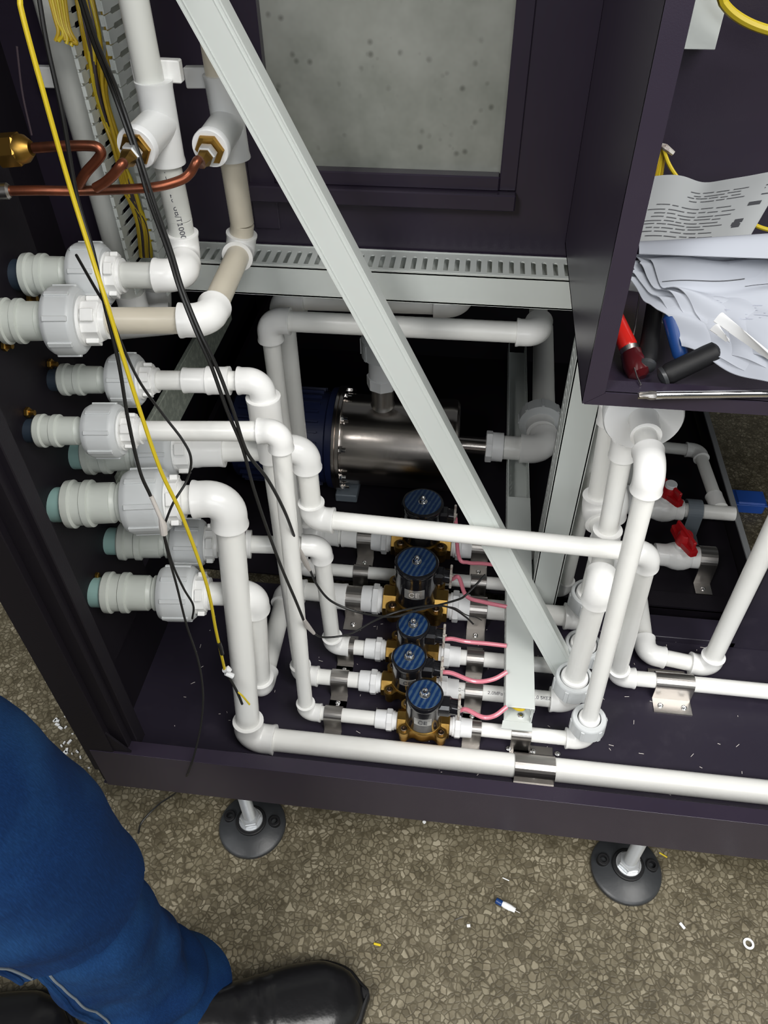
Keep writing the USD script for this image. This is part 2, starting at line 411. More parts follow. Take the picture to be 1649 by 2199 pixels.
part(cab, 'right_post', cat(bx((0.452, 0.795, ZT), (0.535, 0.835, 0.749), 0.001)), TRAY)
part(cab, 'right_rail', cat(bx((0.504, 0.835, 0.10), (0.510, 1.6, 0.155))), DARK)
part(cab, 'rail_edge', bx((0.502, 0.835, 0.155), (0.512, 1.6, 0.1585)), ZINC, label='bare metal top edge of the right rail')
for px, py in ((60, 640), (6, 742), (104, 781), (55, 885)):
    o = at(px, py, x=XL)
    part(cab, 'brass_screw', cat(hexa(o, (1, 0, 0), 0.0055, 0.005), lathe(o, (1, 0, 0), [(0.005, 0.0028), (0.010, 0.0028)], 10)), BRASSD, label='brass screw on the side panel')
for px, py in ((145, 1120), (112, 1168), (205, 1235)):
    o = at(px, py, x=XL)
    part(cab, 'brass_screw', hexa(o, (1, 0, 0), 0.004, 0.005), BRASSD)

# ------------------------------------------------------------------ levelling feet
for (x, y), lab in (((-0.268, 0.4685), 'black round levelling foot under the left end of the front rail'), ((0.2796, 0.4685), 'black round levelling foot under the right end of the front rail')):
    t = thing('levelling_foot', lab, 'levelling foot', (x, y, 0))
    pad = lathe((x, y, 0), (0, 0, 1), [(0, 0.0485), (0.004, 0.050), (0.008, 0.0492), (0.011, 0.046), (0.016, 0.032), (0.019, 0.022), (0.020, 0.0)], 48)
    pd = part(t, 'pad', pad, FOOT)
    for s in (-1, 1):
        part(t, 'screw_boss', ring_lathe((x + s * 0.034, y + 0.004, 0.008), (0, 0, 1), [(0, 0.0085), (0.0125, 0.0085), (0.0135, 0.0075), (0.0135, 0.0048), (0.006, 0.0046), (0.006, 0.0001), (0, 0.0001)], 20), RUBBER)
    part(t, 'washer', lathe((x, y, 0.0185), (0, 0, 1), [(0, 0.0225), (0.0035, 0.0225), (0.0045, 0.021)], 28), RUBBER)
    part(t, 'nut', cat(lathe((x, y, 0.023), (0, 0, 1), [(0, 0.0175), (0.0025, 0.0175)], 28), hexa((x, y, 0.0255), (0, 0, 1), 0.0155, 0.010, phase=0.3)), ZINC)
    b = [(0, 0.0)]
    for i in range(37):
        b += [(0.001 + i * 0.0023, 0.0084), (0.001 + i * 0.0023 + 0.00115, 0.0092)]
    part(t, 'bolt', lathe((x, y, 0.0355), (0, 0, 1), b, 20), ZINC)

# ------------------------------------------------------------------ pipework
PI = math.pi


def elbow_mesh(p, u1, u2, re, L):
    """u1, u2 point away from the corner p along its two sockets."""
    u1, u2 = unit(u1), unit(u2)
    c = float(np.clip(u1 @ u2, -1, 1))
    half = math.acos(c) / 2
    rb = re * 1.12
    tcut = min(rb / math.tan(half), L * 0.6)
    rb = tcut * math.tan(half)
    bis = unit(u1 + u2)
    cen = V(p) + bis * (rb / math.sin(half))
    a, b = V(p) + u1 * tcut - cen, V(p) + u2 * tcut - cen
    ang = math.acos(float(np.clip(unit(a) @ unit(b), -1, 1)))
    arc = [cen + (math.sin((1 - t) * ang) * a + math.sin(t * ang) * b) / math.sin(ang) for t in np.linspace(0, 1, 12)]
    s1 = [V(p) + u1 * d for d in (L, L, L - re * 0.10, L - re * 0.30)]
    s2 = [V(p) + u2 * d for d in (L - re * 0.30, L - re * 0.10, L, L)]
    pts = s1 + arc + s2
    rr = [re * 0.93, re * 1.05, re * 1.055, re] + [re] * 12 + [re, re * 1.055, re * 1.05, re * 0.93]
    pts[0] = pts[0] + u1 * 1e-4
    pts[-1] = pts[-1] + u2 * 1e-4
    return tube(pts, rr, 28)


def sleeve_mesh(a, b, r, n=28, lip=1.04):
    d = V(b) - V(a)
    L = np.linalg.norm(d)
    e = r * 0.12
    return lathe(a, d, [(0, r * 0.93), (0, r * lip), (e, r * lip), (3 * e, r), (L - 3 * e, r), (L - e, r * lip), (L, r * lip), (L, r * 0.93)], n)


def run(name, label, nodes, r, mat_p=None, group=None, ks=2.15, ke=1.27, skip=(), big=None, base=None, cat_='pipe'):
    """A glued run of pipe: a straight piece between neighbouring nodes, an elbow at each inner node. skip: inner nodes that only bend."""
    mat_p = mat_p or PVC
    nodes = [V(n, float) for n in nodes]
    t = thing(name, label, cat_, base if base is not None else min(nodes, key=lambda n: n[2]), group)
    r = [r] * (len(nodes) - 1) if np.ndim(r) == 0 else list(r)
    for i in range(len(nodes) - 1):
        a, b = nodes[i], nodes[i + 1]
        u, L = unit(b - a), np.linalg.norm(b - a)
        a2 = a + u * min(r[i] * 1.1, 0.4 * L) if i > 0 and i not in skip else a
        b2 = b - u * min(r[i] * 1.1, 0.4 * L) if i + 1 < len(nodes) - 1 and i + 1 not in skip else b
        if L > 0.004:
            part(t, 'pipe', lathe(a2, u, [(0, r[i] * 0.97), (0.0004, r[i]), (np.linalg.norm(b2 - a2) - 0.0004, r[i]), (np.linalg.norm(b2 - a2), r[i] * 0.97)], 28), mat_p)
    for i in range(1, len(nodes) - 1):
        if i in skip:
            continue
        rr = max(r[i - 1], r[i])
        la, lb = np.linalg.norm(nodes[i - 1] - nodes[i]), np.linalg.norm(nodes[i + 1] - nodes[i])
        part(t, 'elbow', elbow_mesh(nodes[i], nodes[i - 1] - nodes[i], nodes[i + 1] - nodes[i], rr * ke, min(rr * ks, 0.62 * la if i > 1 else la, 0.62 * lb if i < len(nodes) - 2 else lb)), PVCF)
    return t


def sleeve(t, a, b, r, name='coupling', m_=None):
    return part(t, name, sleeve_mesh(a, b, r), m_ or PVCF)


def lerp(a, b, t):
    return V(a) * (1 - t) + V(b) * t


def pipe_text(t, text, a, b, r, face, h, start=0.1):
    """Printed lettering wrapped on the pipe from a to b, on the side that faces the direction face, reading from a to b."""
    x = unit(V(b) - V(a))
    z = unit(V(face) - x * (x @ V(face)))
    y = np.cross(z, x)
    m = meshkit.text_mesh(text, h, 0.0004)
    m = m.subdivide()
    v = m.vertices.copy()
    th = (v[:, 1] - h / 2) / r
    rad = r + 0.00015 + v[:, 2] * 0.5
    o = V(a) + x * start
    m.vertices = o + v[:, :1] * x + rad[:, None] * (np.cos(th)[:, None] * z + np.sin(th)[:, None] * y)
    return part(t, 'printed_text', m, TXT, smooth=False)


def fitting(label, p0, p1, rp, rn, spig, fr=(0.58, 0.84), group='pipe unions on the side panel'):
    """Threaded union from the panel p0 to the pipe at p1; rp pipe radius, rn nut radius."""
    d = unit(V(p1) - V(p0))
    L = float(np.linalg.norm(V(p1) - V(p0)))
    t = thing('pipe_union', label, 'pipe union', p0, None)
    n0, n1 = fr
    k = n0 / 0.58
    s = lambda f: f * L * k
    q = rp * 1.18
    part(t, 'nipple', lathe(p0, d, [(-0.01, q * 1.02), (s(0.11), q * 1.02)], 28), spig, label='blue-green threaded nipple' if spig is TEAL else None)
    prof = [(s(.085), q * .9), (s(.085), q * 1.22), (s(.10), q * 1.38), (s(.155), q * 1.42), (s(.17), q * 1.27), (s(.24), q * 1.25), (s(.25), q * 1.38), (s(.30), q * 1.38), (s(.31), q * 1.2), (s(.47), q * 1.19), (s(.475), q * 1.12), (s(.50), q * 1.02), (s(.52), q * 1.02), (s(.525), q * 1.2), (s(.60), q * 1.2), (s(.60), q)]
    part(t, 'threaded_adapter', lathe(p0, d, prof, 32), ADAPT)
    a, b = n0 * L, n1 * L
    c = (b - a) * 0.10
    un = part(t, 'union_nut', lathe(p0, d, [(a, rn * .7), (a, rn * .90), (a + c, rn * .97), (a + 2 * c, rn), (b - 2 * c, rn), (b - c, rn * .97), (b, rn * .86), (b, rn * .7)], 40), UNION)
    x, y, _ = frame_of(d)
    for j in range(8):
        w = 2 * PI * (j + 0.25) / 8
        e = math.cos(w) * x + math.sin(w) * y
        part(un, 'grip_rib', obox(V(p0) + d * (a + b) / 2 + e * rn, d, e, (b - a) * .74, rn * .085, rn * .16, 0.0006), UNION)
    tl = part(t, 'tail_piece', cat(lathe(p0, d, [(b - c, rn * .74), (b + (L - b) * .12, rn * .72)], 32), lathe(p0, d, [(b, rp * 1.5), (b + (L - b) * .05, rp * 1.56), (b + (L - b) * .72, rp * 1.56), (b + (L - b) * .78, rp * 1.48)], 8), lathe(p0, d, [(b, rp * 1.34), (L, rp * 1.30), (L, rp)], 28)), PVCF)
    for j in range(4):
        w = 2 * PI * (j + .5) / 4
        e = math.cos(w) * x + math.sin(w) * y
        part(tl, 'wrench_lug', obox(V(p0) + d * (b + (L - b) * .42) + e * rp * 1.55, d, e, (L - b) * .5, rp * .35, rp * .9, 0.0006), PVCF)
    return t


def wall(px, py):
    return at(px, py, x=XL)


Y = dict(A=.655, B=.596, C=.643, D=.576, E=.635, F=.57, G=.635, H=.573)
wA, wB, wC, wD = wall(35, 590), wall(-14, 690), wall(113, 815), wall(62, 925)
wE, wF, wG, wH = wall(163, 975), wall(120, 1084), wall(235, 1162), wall(203, 1272)
# corners of the runs
cA = at(392, 592, y=.668)
cB = at(447, 688, y=.622)
cC = at(560, 818, y=.668)
cD = at(600, 926, y=.602)
cE = at(655, 963, y=.676)
cF = at(488, 1070, y=.603)
cG = at(688, 1172, y=.690)
cH = at(545, 1276, y=.600)


def onto(w, c, px):
    """The point of the line w-c whose sight line passes column px."""
    best = min(np.linspace(0, 1, 2001), key=lambda t: abs(project(lerp(w, c, t))[0] - px))
    return lerp(w, c, best)


def project(p):
    q = ROT @ (V(p) - EYE)
    return V([q[0] / q[2] * FOCAL + 824.5, q[1] / q[2] * FOCAL + 1099.5])


eA, eB, eC, eD = onto(wA, cA, 266), onto(wB, cB, 234), onto(wC, cC, 340), onto(wD, cD, 306)
eE, eF, eG, eH = onto(wE, cE, 420), onto(wF, cF, 396), onto(wG, cG, 468), onto(wH, cH, 452)
fitting('white pipe union on the top row, farther back, with a dark nipple', wA, eA, .0125, .0305, NAVY, (.56, .86))
fitting('large white pipe union at the left picture edge feeding the cream pipe', wB, eB, .0130, .0320, NAVY, (.50, .78))
fitting('small white pipe union on the second row, farther back', wC, eC, .0105, .0285, NAVY, (.57, .84))
fitting('white pipe union in front with a small pipe, second row from the top', wD, eD, .0105, .0280, NAVY, (.54, .83))
fitting('grey-white pipe union tucked behind the others on the third row', wE, eE, .0150, .0315, TEAL, (.55, .84))
fitting('largest white pipe union, joined to the thick elbow of the front pipe', wF, eF, .0165, .0370, TEAL, (.56, .88))
fitting('white pipe union of the bottom row, farther back behind the thick upright pipe', wG, eG, .0150, .0325, TEAL, (.58, .88))
fitting('lowest white pipe union, nearest the tray', wH, eH, .0160, .0355, TEAL, (.58, .88))

# A and B: the two risers at the top left
zA, zB = cA[2], cB[2]
vA = at(397, 545, z=zA)
vB = at(517, 535, z=zB)
tA = V([at(330, 205, y=vA[1])[0], vA[1], at(330, 235, y=vA[1])[2]])
topA = at(290, -60, y=vA[1]) + V([-.002, 0, 1.0])
tB = at(482, 240, y=vB[1])
topB = at(440, 0, y=vB[1]) + V([-.010, 0, 1.05])
t = run('riser_pipe', 'white printed riser pipe with a tee at the top left, nearer the slotted duct', [eA, cA, vA, at(385, 470, y=vA[1]), at(330, 215, y=vA[1]), topA], .0125, AGED, skip=(3, 4))


def tee(t, c, up, br, rp, Lb, ub, dn, capm=NYLON):
    up, br = unit(up), unit(br)
    part(t, 'tee', cat(sleeve_mesh(V(c) - up * dn, V(c) + up * ub, rp * 1.28), lathe(c, br, [(0, rp * 1.28), (Lb * .6, rp * 1.30), (Lb, rp * 1.32), (Lb, rp)], 28)), TEEM)
    o = V(c) + br * Lb
    part(t, 'reducing_bush', lathe(o, br, [(-.002, rp * 1.15), (0.0, rp * 1.40), (.006, rp * 1.42), (.0075, rp * 1.36), (.0075, 0)], 32), NYLON)
    return o + br * .0075


upA = unit(at(290, -60, y=vA[1]) - at(385, 470, y=vA[1]))
cT = at(345, 262, y=vA[1])
bA = tee(t, cT, upA, (-.10, -1, -.10), .0125, .046, .034, .036)
pipe_text(t, 'PVC-U  20  GB/T10002.1-200', at(352, 345, y=vA[1]), at(386, 478, y=vA[1]), .0125, EYE - at(370, 400, y=vA[1]), .0048, 0.0)
part(t, 'pipe_clip', cat(obox(at(338, 150, y=vA[1] + .012), upA, (1, 0, 0), .018, .044, .010, .001)), PVCF)
t = run('riser_pipe', 'cream riser pipe with a tee beside the diagonal duct', [eB, cB, vB, at(520, 480, y=vB[1]), at(485, 260, y=vB[1]), topB], .0125, CREAM, skip=(3, 4))
upB = unit(at(440, 0, y=vB[1]) - at(520, 480, y=vB[1]))
cT2 = at(490, 262, y=vB[1])
bB = tee(t, cT2, upB, (-.06, -1, -.12), .0125, .048, .042, .034)
part(t, 'pipe_clip', cat(obox(at(447, 165, y=vB[1] + .012), upB, (1, 0, 0), .018, .044, .010, .001)), PVCF)

# left-hand stand pipe behind the duct
t = run('stand_pipe', 'grey-white stand pipe running down behind the top left unions', [at(98, -40, y=.835) + V([0, 0, 1.06]), at(98, -40, y=.835), at(288, 655, y=.835), at(292, 690, y=.835)], .0165, AGED, skip=(1, 2))
sleeve(t, at(278, 628, y=.835), at(290, 668, y=.835), .0185)
part(t, 'pipe_clip', obox(at(130, 165, y=.85), (0, 0, 1), (1, 0, 0), .02, .05, .01, .001), PVCF)
part(t, 'tee', lathe(at(300, 690, y=.835), (1, .3, 0), [(-.035, .018), (-.035, .0205), (.04, .0205), (.04, .018)], 24), PVCF)
run('drain_stub', 'short white pipe stub behind the cream pipe', [at(332, 600, y=.90), at(335, 660, y=.90), at(300, 690, y=.96)], .0165, AGED)

# rows on the tray
ROW = [dict(y=.587, r=.0104, z=.1425), dict(y=.648, r=.0120, z=.144), dict(y=.708, r=.0120, z=.144), dict(y=.804, r=.0165, z=.149), dict(y=.866, r=.0110, z=.143), dict(y=.943, r=.0165, z=.149)]
XLC, XRC = -.157, .046


def row_pt(k, x):
    return V([x, ROW[k]['y'], ROW[k]['z']])


def row_corner(k, px, py):
    p = at(px, py, y=ROW[k]['y'])
    return row_pt(k, p[0])


VX = [-.0245, -.052, -.052, -.056, None, -.058]
VH = [.038, .041, .041, .053, None, .053]


def adapter(t, a, d, r, L):
    """Male adapter: sleeve on the pipe, wrench collar and thread next to the valve; a is the valve face, d points along the pipe."""
    d = unit(d)
    part(t, 'threaded_adapter', cat(lathe(a, d, [(-.003, r * 1.2), (L * .12, r * 1.25), (L * .12, r * 1.36), (L * .3, r * 1.38), (L * .95, r * 1.32), (L, r * 1.3), (L, r)], 28), hexa(V(a) + d * L * .22, d, r * 1.62, L * .28, 8)), NYLON)


# D -> row 1, C -> row 2, G -> row 3
b1, b2, b3 = row_corner(0, 657, 1522), row_corner(1, 648, 1450), row_corner(2, 716, 1388)
ends = [row_pt(k, VX[k] - VH[k]) if VX[k] is not None else None for k in range(6)]
t = run('water_pipe', 'front thin white pipe dropping from the second-row union to the front valve', [eD, cD, b1, ends[0]], [.0104, .0104, .0104])
adapter(t, ends[0], (-1, 0, 0), .0104, .032)
c45 = at(572, 905, y=.664)
t = run('water_pipe', 'white pipe with a double elbow dropping to the second valve row', [eC, cC, b2, ends[1]], [.0105, .0115, .012])
d_ = unit(b2 - cC)
sleeve(t, cC + d_ * .020, cC + d_ * .068, .0185)
sleeve(t, cC + d_ * .060, cC + d_ * .105, .0150)
sleeve(t, onto(eC, cC, 395), onto(eC, cC, 446), .0135)
sleeve(t, onto(eC, cC, 446), onto(eC, cC, 494), .0150)
adapter(t, ends[1], (-1, 0, 0), .012, .034)
t = run('water_pipe', 'white pipe from the back bottom union dropping to the third valve row', [eG, cG, b3, ends[2]], [.012, .012, .012])
sleeve(t, onto(eG, cG, 528), onto(eG, cG, 540), .0185)
adapter(t, ends[2], (-1, 0, 0), .012, .034)
# E: across to the right-hand drain
c2 = at(672, 1113, y=.672)
c3 = at(1393, 1188, y=.662)
c4 = at(1325, 1453, z=.1445)
c5 = V([1.2, c4[1] - .004, .1445])
t = run('drain_pipe', 'long white pipe crossing over the valves to the right and down to the tray', [eE, cE, c2, c3, c4, c5], [.0135, .0125, .0118, .0122, .0118])
sleeve(t, onto(eE, cE, 420), onto(eE, cE, 482), .0190)
# F: front pipe
f2 = at(536, 1583, y=.545)
f3 = V([f2[0] + 1.6, .545, f2[2]])
t = run('front_pipe', 'thickest white pipe: elbow, upright and long front run along the rail', [eF, cF, f2, f3], .0166, ks=2.3)
# H: down behind the front pipe and back to the fourth row
h1 = at(560, 1478, y=.610)
h2 = at(606, 1300, z=h1[2])
h3 = row_pt(3, ends[3][0])
hc = V([h2[0], h3[1], h2[2]])
t = run('water_pipe', 'thick white pipe hidden behind the front upright, bending back to the big valve row', [eH, cH, h1, hc, ends[3]], .0150)
adapter(t, ends[3], (-1, 0, 0), .0165, .036)
sleeve(t, ends[3] + V([-.098, 0, 0]), ends[3] + V([-.062, 0, 0]), .0215)
# tank pipes -> rows 5, 6
tl_, tr_ = at(577, 688, y=.873), at(1158, 716, y=.873)
b5 = row_corner(4, 645, 1222)
tb = V([tr_[0], 1.15, tr_[2]])
run('return_pipe', 'white pipe crossing under the slotted duct, elbowed down at its left end', [tb, tr_, tl_, b5, row_pt(4, .19), V([.19, ROW[4]['y'], .69])], [.0120, .0135, .0122, .011, .011])
u0, u1_ = at(985, 652, y=.945), at(606, 640, y=.945)
b6 = row_corner(5, 664, 1158)
t = run('return_pipe', 'white pipe half hidden behind the slotted duct, dropping to the rearmost valve', [V([u0[0], 1.12, u0[2]]), u0, u1_, b6, ends[5]], [.0155, .0155, .0145, .0155])
adapter(t, ends[5], (-1, 0, 0), .0165, .036)
sleeve(t, ends[5] + V([-.090, 0, 0]), ends[5] + V([-.062, 0, 0]), .0195)
sleeve(t, ends[5] + V([-.128, 0, 0]), ends[5] + V([-.095, 0, 0]), .0195)

# right-hand ends of the rows
starts = [row_pt(k, VX[k] + VH[k]) if VX[k] is not None else None for k in range(6)]


def upright_union(t, c, r, rn, h, z_up):
    """Union nut standing on end at c (centre of its base), axis up."""
    d = unit(z_up)
    part(t, 'union_socket', lathe(c, d, [(-h * .55, r * 1.3), (0, r * 1.34), (0.002, rn * .86)], 28), PVCF)
    n_ = part(t, 'union_nut', ring_lathe(c, d, [(0, rn * .86), (h * .08, rn * .95), (h * .16, rn), (h * .86, rn), (h * .96, rn * .97), (h, rn * .92), (h, r * 1.5), (h * .6, r * 1.45), (0, r * 1.2)], 36), UNION)
    x, y, _ = frame_of(d)
    for j in range(6):
        w = 2 * PI * (j + .1) / 6
        e = math.cos(w) * x + math.sin(w) * y
        part(n_, 'grip_rib', obox(V(c) + d * h * .5 + e * rn, d, e, h * .72, rn * .09, rn * .22, .0006), UNION)
    part(t, 'union_collar', lathe(V(c) + d * h * .55, d, [(0, r * 1.38), (h * .38, r * 1.38), (h * .5, r * 1.3), (h * .5, r)], 28), PVCF)


m1 = row_corner(0, 1254, 1588)
m1t = at(1398, 1008, y=m1[1])
dk = at(1382, 900, z=m1t[2])
dk = V([m1t[0] + (dk[0] - m1t[0]), dk[1], m1t[2]])
t = run('outlet_pipe', 'white upright pipe rising from the front valve row to the round white disc', [starts[0], m1, m1t, dk + V([0, .10, 0])], [.0104, .0108, .0115], ks=2.4, ke=1.33)
adapter(t, starts[0], (1, 0, 0), .0104, .032)
up1 = unit(m1t - m1)
upright_union(t, m1 + up1 * .030, .0108, .0240, .030, up1)
back1 = unit(dk - m1t)
sleeve(t, dk - back1 * .028, dk + back1 * .002, .0150)
part(t, 'flange_disc', ring_lathe(dk, back1, [(0, .012), (0, .0395), (.003, .0410), (.018, .0410), (.020, .040), (.020, .012)], 40), NYLON, label='wide white flange disc under the electrical box')
m2 = row_corner(1, 1217, 1514)
zS = at(1287, 1262, y=m2[1])
yS = at(1299, 1168, z=zS[2])
tS = at(1330, 925, y=yS[1])
for k, (row, dx, r1, rn, du) in enumerate(((1, 0.0, .0142, .0275, 0.0), (2, .016, .0142, .0275, -.010), (3, .032, .0160, .0300, .006))):
    m_ = row_pt(row, m2[0] + dx)
    dy = ROW[row]['y'] - ROW[1]['y']
    s1 = V([zS[0] + dx, m_[1], zS[2] + .004 * k])
    s2 = V([yS[0] + du, yS[1] + dy, s1[2]])
    s3 = V([tS[0] + du, tS[1] + dy, .745])
    lab = ('white outlet pipe with a stepped elbow, directly behind the leaning front one', 'white outlet pipe with a stepped elbow, second behind the leaning front one', 'white outlet pipe with a stepped elbow, rearmost, by the upright slotted duct')[k]
    t = run('outlet_pipe', lab, [starts[row], m_, s1, s2, s3], [ROW[row]['r'], r1, r1, .0122], ks=1.9)
    adapter(t, starts[row], (1, 0, 0), ROW[row]['r'], .034 if row < 3 else .036)
    if row == 3:
        sleeve(t, starts[3] + V([.100, 0, 0]), starts[3] + V([.125, 0, 0]), .0215)
    if row == 1:
        pipe_text(t, 'PVC-U d25x', row_pt(1, .014), row_pt(1, .16), ROW[1]['r'], (0, -.45, .8), .0045, 0.0)
        pipe_text(t, '2.0MPa GB/T', row_pt(1, .066), row_pt(1, .16), ROW[1]['r'], (0, -.45, .8), .0045, 0.0)
        pipe_text(t, '1.0 5KEZ', row_pt(1, .132), row_pt(1, .18), ROW[1]['r'], (0, -.45, .8), .0045, 0.0)
    u_ = unit(s1 - m_)
    upright_union(t, m_ + u_ * .030, r1, rn, .034, u_)
    w_ = unit(s3 - s2)
    sleeve(t, s2 + w_ * .150, s2 + w_ * .178, .0158)
t = run('outlet_pipe', 'white pipe of the rearmost valve, passing behind the upright slotted duct', [starts[5], row_pt(5, .20), V([.20, .943, .70])], .0150)
adapter(t, starts[5], (1, 0, 0), .0165, .036)

# right-hand lower pipes and ball valves
g0, g1, g2 = at(1740, 972, y=.745), at(1521, 1432, y=.745), at(1387, 1404, y=.752)
bv2 = at(1456, 1194, z=.160)
bv1 = at(1424, 1092, z=.160)
g3 = V([at(1350, 1175, z=g2[2])[0], bv2[1], bv2[2]])
t = run('supply_pipe', 'white pipe coming down at the right edge into a low double elbow', [g0, g1, g2, g3, bv2 - V([.03, 0, 0])], [.0135, .0128, .0132, .0135])
t = run('supply_pipe', 'white elbow and pipe leading back from the upper ball valve', [bv1 - V([.025, 0, 0]), at(1352, 1080, z=.16) * V([1, 0, 1]) + V([0, bv1[1], 0]), V([at(1335, 960, z=.16)[0], 1.40, .16])], .0165)
k1 = V([at(1578, 1108, z=.16)[0] + .10, bv1[1], bv1[2]])
k2 = V([at(1545, 1095, z=.16)[0], bv1[1], .16])
k3 = at(1500, 968, z=.16)
t = run('supply_pipe', 'white outlet pipe of the upper ball valve leaving through the right rail', [bv1 + V([.022, 0, 0]), k1 - V([.10, 0, 0])], .0135)
t = run('branch_pipe', 'thin white branch pipe with an elbow running back beside the right rail', [k2 + V([0, .012, 0]), k3, at(1395, 958, z=.16)], .0115)
part(t, 'tee_saddle', sleeve_mesh(k2 + V([0, .01, 0]), k2 + V([-.004, .045, 0]), .0150), PVCF)
for c, lab, white in ((bv1, 'white ball valve with a red wing handle and round white cap, farther back', True), (bv2, 'white ball valve with a red wing handle, nearer the front', False)):
    t = thing('ball_valve', lab, 'ball valve', c)
    part(t, 'body', lathe(c, (1, 0, 0), [(-.040, .0165), (-.040, .0195), (-.022, .0195), (-.018, .0205), (-.010, .0235), (0, .0248), (.010, .0235), (.018, .0205), (.020, .0192), (.034, .0192), (.034, .0165)], 36), PVCF)
    part(t, 'stem', lathe(c, (0, 0, 1), [(0, .012), (.028, .012), (.030, .010), (.034, .010)], 20), PVCF)
    w = V([[.5, -.86, 0], [.35, -.93, 0]][0 if white else 1])
    H_ = axes(V(c) + V([0, 0, .034]), w, (w[1] * -1, w[0], 0))
    wing = unary_union([Point(0, 0).buffer(.0135), Polygon([(-.034, -.0055), (-.030, -.0075), (0, -.012), (.030, -.0075), (.034, -.0055), (.034, .0055), (0, .012), (-.034, .0055)])]).buffer(-.002).buffer(.002)
    hd = part(t, 'handle', cat(prism(wing, .010, H_), lathe(V(c) + V([0, 0, .040]), (0, 0, 1), [(0, .0135), (.012, .0125), (.016, .010)], 28), obox(V(c) + V([0, 0, .052]), w, (0, 0, 1), .058, .018, .006, .002)), RED)
    if white:
        part(hd, 'cap', lathe(V(c) + V([0, 0, .055]), (0, 0, 1), [(0, .0105), (.006, .0105), (.007, .0098)], 24), NYLON, label='round white handle cap')


# ------------------------------------------------------------------ pipe clamps
def clamp(label, x, y, z, r, w, group, fl=.026, z0=ZT, holes=1, rear=True, m_=STEEL, ax=(1, 0, 0)):
    t = thing('pipe_clamp', label, 'pipe clamp', (x, y, z0), group)
    a = np.linspace(PI, 0, 15)
    R = r + .0012
    pts = [(-R - fl, z0 + .0011 - z), (-R - .001, z0 + .0011 - z)] + [(R * math.cos(q), R * math.sin(q)) for q in a] + ([(R + .001, z0 + .0011 - z), (R + fl, z0 + .0011 - z)] if rear else [(R + .001, z0 + .0011 - z)])
    P = LineString(pts).buffer(.0009, cap_style=2, join_style=1, quad_segs=2)
    ax = unit(ax)
    side = np.cross((0, 0, 1), ax)
    part(t, 'strap', prism(P, w, axes(V([x, y, z]) - ax * w / 2, side, (0, 0, 1))), m_, smooth=25)
    for s in ((-1, 1) if rear else (-1,)):
        for j in range(holes):
            o = V([x, y, z0 + .002]) + side * s * (R + fl * .55) + ax * (0 if holes == 1 else (j - (holes - 1) / 2) * w * .62)
            part(t, 'screw', cat(lathe(o, (0, 0, 1), [(0, .0042), (.0012, .0042), (.0022, .003), (.0026, .0018), (.0026, 0)], 14), obox(o + V([0, 0, .0026]), (1, 1, 0), (-1, 1, 0), .005, .0009, .0006), obox(o + V([0, 0, .0026]), (1, -1, 0), (1, 1, 0), .005, .0009, .0006)), CHROME)
    return t


GL, GR = 'steel clamps left of the valves', 'steel clamps right of the valves'
names = ['front', 'second', 'third', 'fourth, thick-pipe', None, 'rearmost, thick-pipe']
for k in (0, 1, 2, 3, 5):
    rw = ROW[k]
    clamp(f'steel strap clamp left of the valve on the {names[k]} row', XLC, rw['y'], rw['z'], rw['r'] if k not in (3, 5) else .0175, .026 if k < 3 else .030, GL)
    clamp(f'steel strap clamp right of the valve on the {names[k]} row', XRC, rw['y'], rw['z'], rw['r'] if k not in (3, 5) else .0175, .026 if k < 3 else .030, GR)
clamp('dull steel strap clamp left, on the thin pipe between the two thick-pipe rows', XLC + .001, ROW[4]['y'], ROW[4]['z'], ROW[4]['r'], .026, GL)
clamp('steel strap clamp right, on the thin pipe behind the big valve', XRC, ROW[4]['y'], ROW[4]['z'], ROW[4]['r'], .026, GR)
fc = at(1148, 1642, y=.545)
clamp('wide steel saddle clamp on the thick front pipe', fc[0], .545, f2[2], .0166, .056, None, fl=.020, holes=3)
clamp('steel clamp on the front row just below the end of the floor duct', at(1115, 1590, y=.587)[0], .587, ROW[0]['z'], .0104, .028, None, fl=.024, holes=2)
rc = at(1447, 1468, z=.1445)
clamp('wide two-screw steel saddle clamp on the right-hand drain pipe', rc[0], c4[1], .1445, .0118, .056, None, fl=.026, holes=2)
q = at(1488, 1098, z=.16)
clamp('steel clamp holding the outlet of the upper ball valve', q[0], bv1[1], .16, .0192, .026, None, m_=SLATE)
q = at(1512, 1183, z=.16)
clamp('steel clamp holding the outlet of the nearer ball valve', q[0], bv2[1], .16, .0192, .028, None)
run('supply_pipe', 'short white outlet stub of the nearer ball valve inside its steel clamp', [bv2 + V([.022, 0, 0]), V([q[0] + .016, bv2[1], bv2[2]])], .0155)


